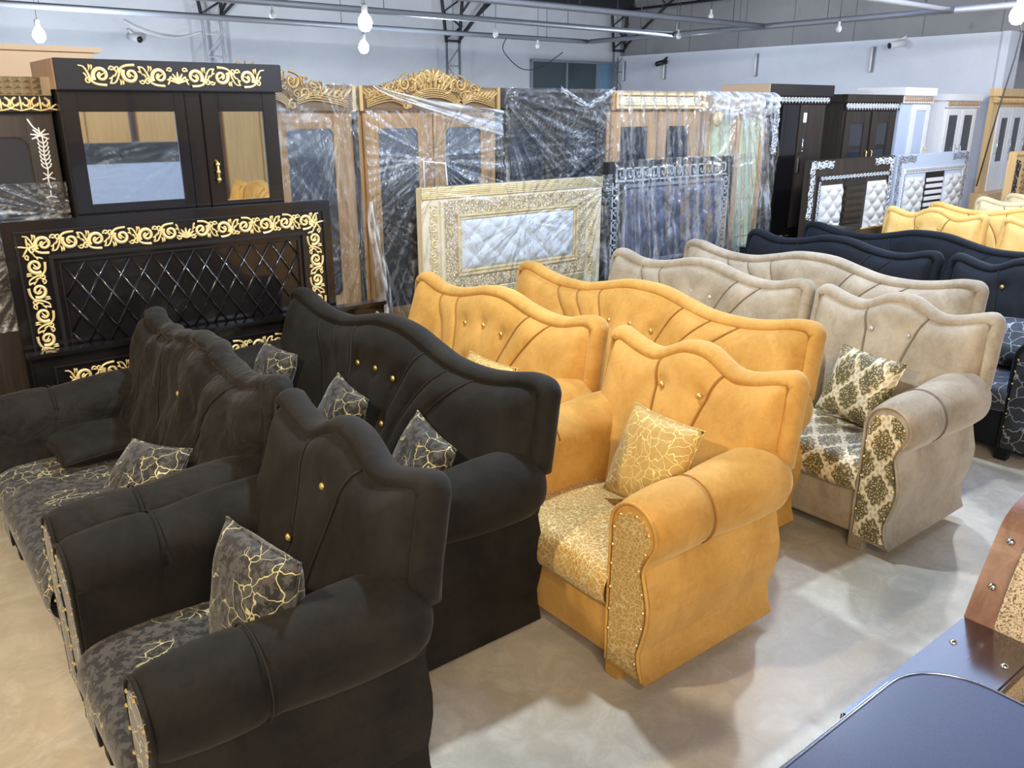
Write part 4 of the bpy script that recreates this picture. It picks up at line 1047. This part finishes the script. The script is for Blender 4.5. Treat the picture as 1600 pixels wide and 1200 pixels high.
# ------------------------------------------------------------------ overhead rails, wires, bulbs, trusses
def rail(p, q, label, hang=3):
    r = empty('ceiling_rail', (0, 0, 0), label, 'rail')
    m = MB(); m.tube([p, q], .026, 6, sq=1.3, up=(0, 0, 1)); m.build('conduit', M['steel_grey'], r)
    for k in range(hang):
        t_ = (k+.5)/hang; a = [p[i]+(q[i]-p[i])*t_ for i in range(3)]
        MB().tube([a, (a[0], a[1], ZC)], .0035, 4).build('hanger', M['steel_dark'], r)
XR = 9.72
rail((XR, 3.2, 3.0), (XR, 10.26, 3.0), 'long grey conduit rail running toward the far corner along the right wall', 6)
rail((-4, 10.30, 3.0), (XR, 10.30, 3.0), 'farthest grey conduit rail parallel to the back wall', 8)
rail((-1, 8.55, 3.0), (XR, 8.55, 3.0), 'second grey conduit rail from the back wall', 8)
rail((2, 7.03, 3.0), (XR, 7.03, 3.0), 'third grey conduit rail from the back wall', 6)
rail((4, 4.75, 3.02), (XR, 4.65, 3.0), 'nearest grey conduit rail, seen short at the top right', 3)
def bulb(p, zt, lit, label, group=None, s=1.0):
    r = empty('light_bulb', p, label, 'light bulb', group)
    prof = [(0, -.05), (.018, -.046), (.030, -.03), (.034, -.012), (.030, .008), (.018, .026), (.013, .034)]
    MB().lathe([(a*s, b*s) for a, b in prof], (0, 0, 0), 'z', 14).build('globe', M[lit], r)
    MB().lathe([(.014*s, .03*s), (.015*s, .07*s), (.006*s, .075*s), (0, .075*s)], (0, 0, 0), 'z', 10).build('socket', M['white_plastic'], r)
    MB().tube([(0, 0, .07*s), (.01, .0, (zt-p[2])*.5), (-.004, 0, zt-p[2])], .003, 4).build('wire', M['steel_dark'], r)
bulb((2.12, 11.15, 2.80), ZC, 'bulb_cool', 'glowing bulb hanging at the far left above the studded wardrobe', s=2.0)
bulb((4.27, 7.62, 2.80), ZC, 'bulb_cool', 'brightest glowing bulb hanging at top centre, the upper of the two', s=2.0)
bulb((5.9, 10.6, 2.80), ZC, 'bulb_cool', 'glowing bulb hanging just below the upper centre one', s=2.0)
bulb((8.43, 3.46, 2.80), ZC, 'bulb_warm', 'large warm glowing bulb at the top right corner', s=2.0)
G = 'unlit bulbs on the conduit rails'
for (x, y_, z, lb) in ((3.75, 8.55, 2.90, 'small unlit white bulb on a rail near the top left of centre'), (6.55, 8.55, 2.86, 'small unlit bulb hanging above the dark wrapped wardrobe'), (8.6, 10.2, 2.90, 'unlit white bulb hanging above the office window'),
        (9.2, 8.0, 2.93, 'unlit white bulb where the rails meet near the far corner'), (9.6, 5.9, 2.90, 'unlit white bulb under the right rail above the black silver-banded wardrobe'), (9.35, 7.6, 3.15, 'unlit white bulb against the grey wall at top right of centre')):
    bulb((x, y_, z), ZC, 'white_plastic', lb, G, 1.0)
def lattice_column(x, y, zs, label, dark):
    r = empty('lattice_column', (x, y, 0), label, 'steel column')
    m = MB()
    for dx in (-.13, .13): m.tube([(dx, 0, 0), (dx, 0, zs)], .02, 4)
    z = .3; s_ = 1
    while z < zs-.3: m.tube([(-.13*s_, 0, z), (.13*s_, 0, z+.3)], .009, 4).tube([(-.13, 0, z), (.13, 0, z)], .009, 4); z += .3; s_ = -s_
    m.build('column', M['wall_back' if not dark else 'steel_grey'], r)
    m = MB()
    for dx in (-.26, .26): m.tube([(dx, 0, ZC-.02), (dx*.5, 0, zs-.15)], .028, 4)
    m.tube([(-.26, 0, ZC-.05), (.26, 0, ZC-.05)], .025, 4).tube([(-.15, 0, zs-.12), (.15, 0, zs-.12)], .025, 4)
    z = zs-.1; s_ = 1
    while z < ZC-.15: m.tube([(-.16*s_, 0, z), (.2*s_, 0, z+.22)], .016, 4); z += .22; s_ = -s_
    for a, b in (((.15, 0, zs-.1), (1.15, 0, ZC-.02)), ((.2, -.02, zs+.35), (.75, 0, ZC-.02)), ((.15, 0, zs-.05), (.2, -1.6, ZC)), ((.55, 0, zs+.32), (.9, 0, zs+.6))): m.tube([a, b], .022, 4)
    m.build('truss_bracket', M['steel_dark'], r)
lattice_column(4.62, 12.62, 3.35, 'pale lattice steel column on the back wall above the mirrored wardrobe', 0)
lattice_column(8.75, 12.62, 3.22, 'lattice steel column with dark bracket above the crested wardrobe', 1)
lattice_column(12.75, 12.62, 3.22, 'lattice steel column with dark bracket in the far corner', 1)
m = MB()
for zz in (ZC-.05, ZC-.4): m.tube([(12.6, -6, zz), (12.6, 12.5, zz)], .03, 4)
for k in range(24): m.tube([(12.6, 12.4-k*.75, ZC-.05), (12.6, 12.4-k*.75-.375, ZC-.4)], .015, 4)
tag(m.build('roof_truss', M['steel_dark']), 'dark roof truss running high along the grey right wall', 'truss')
# tube light fittings on the white partition, cameras, hanging cable
G = 'tube lights on the white partition'
for y_, lb in ((12.53, 'slim unlit tube fitting nearest the far corner'), (11.46, 'slim unlit tube fitting below the small wall camera'), (9.38, 'slim unlit tube fitting above the light brown wardrobe'), (7.27, 'slim unlit tube fitting above the dark brown wardrobe')):
    r = empty('tube_light', (12.86, y_, 2.72), lb, 'tube light'); MB().box(-.035, 0, -.03, .03, -.19, .18, .004).build('batten', M['steel_grey'], r); MB().tube([(-.05, 0, -.18), (-.05, 0, .17)], .018, 8).build('tube', M['white_plastic'], r)
def cctv(loc, dirx, label, mat='white_plastic', s=1):
    r = empty('security_camera', loc, label, 'security camera')
    MB().tube([(0, 0, 0), (dirx[0]*.02, dirx[1]*.06, -.02*s), (dirx[0]*.08*s, dirx[1]*.08*s, -.06*s)], .014*s, 8).build('bracket', M[mat], r)
    p = Vector((dirx[0]*.08*s, dirx[1]*.08*s, -.08*s)); d = Vector((dirx[0], dirx[1], -.25)).normalized()
    MB().tube([p-d*.07*s, p+d*.11*s], .038*s, 12).build('body', M[mat], r); MB().tube([p+d*.11*s, p+d*.118*s], .032*s, 12).build('lens', M['black_plastic'], r)
cctv((3.52, 12.78, 3.02), (.3, -1), 'white security camera on the back wall left of centre', s=1.3)
cctv((12.85, 11.42, 2.93), (-1, .3), 'small dark-lensed security camera on the white partition near the far corner', 'black_plastic', 1.2)
cctv((12.85, 6.78, 3.02), (-1, .5), 'white security camera on the white partition above the white wardrobe with the frosted door', s=1.3)
tag(MB().tube([(9.75, 4.05, 3.0), (9.9, 4.0, 2.75), (9.85, 4.0, 2.5), (9.8, 4.05, 2.0), (9.7, 4.1, 1.2)], .008, 5).build('cable', M['steel_dark']), 'black cable hanging down from the rail at the right', 'cable')
tag(MB().tube(cat_mull([(3.45, 12.70, 3.12), (3.7, 12.62, 2.98), (4.1, 12.62, 2.93), (4.45, 12.6, 3.02)], 6), .010, 5).build('cable', M['white_plastic']), 'pale cable drooping from the white camera to the lattice column', 'cable')
tag(MB().tube(cat_mull([(8.1, 10.3, 3.0), (8.5, 10.9, 2.85), (9.1, 11.2, 2.62), (9.6, 11.3, 2.66), (10, 11.2, 2.9)], 6), .008, 5).build('cable', M['steel_dark']), 'loose dark wiring looping near the far corner', 'cable')

# ------------------------------------------------------------------ stock behind the viewer, seen in the mirrors and gloss
for i in range(5):
    x = .4+i*1.3; r = empty('wardrobe', (x, -4.4, 0), 'tan wardrobe seen only as a reflection in the mirrors', 'wardrobe', 'tan wardrobes reflected in the mirrors')
    MB().box(-.6, .6, -.55, 0, 0, 2.5, .005).build('carcass', M['oak'], r)
    for a in (-.59, .01): MB().box(a, a+.58, 0, .02, .1, 2.4, .004).build('door', M['gold_wood'], r)
r = empty('headboard', (2.9, -2.2, 0), 'wrapped dark headboard reflected in the larger mirror', 'headboard')
MB().box(-.9, .9, -.06, 0, 0, 1.6, .005).build('panel', M['steel_dark'], r)
MB().box(-.7, .7, 0, .012, .4, 1.35, .003).build('centre_panel', M['blue_white'], r)
film_sheet('plastic_wrap', r, -.92, .92, .2, 1.62, 0, [(-.9, 1.6, .6), (.9, 1.2, .5)], .04, 24, 'film', 40, nx=90, nz=80).rotation_euler = (0, 0, PI)
sofa(2, 3.7, -1.9, YE, 'yellow velvet two-seater seen only in the smaller mirror of the black wardrobe', 'sofa', studs=False)
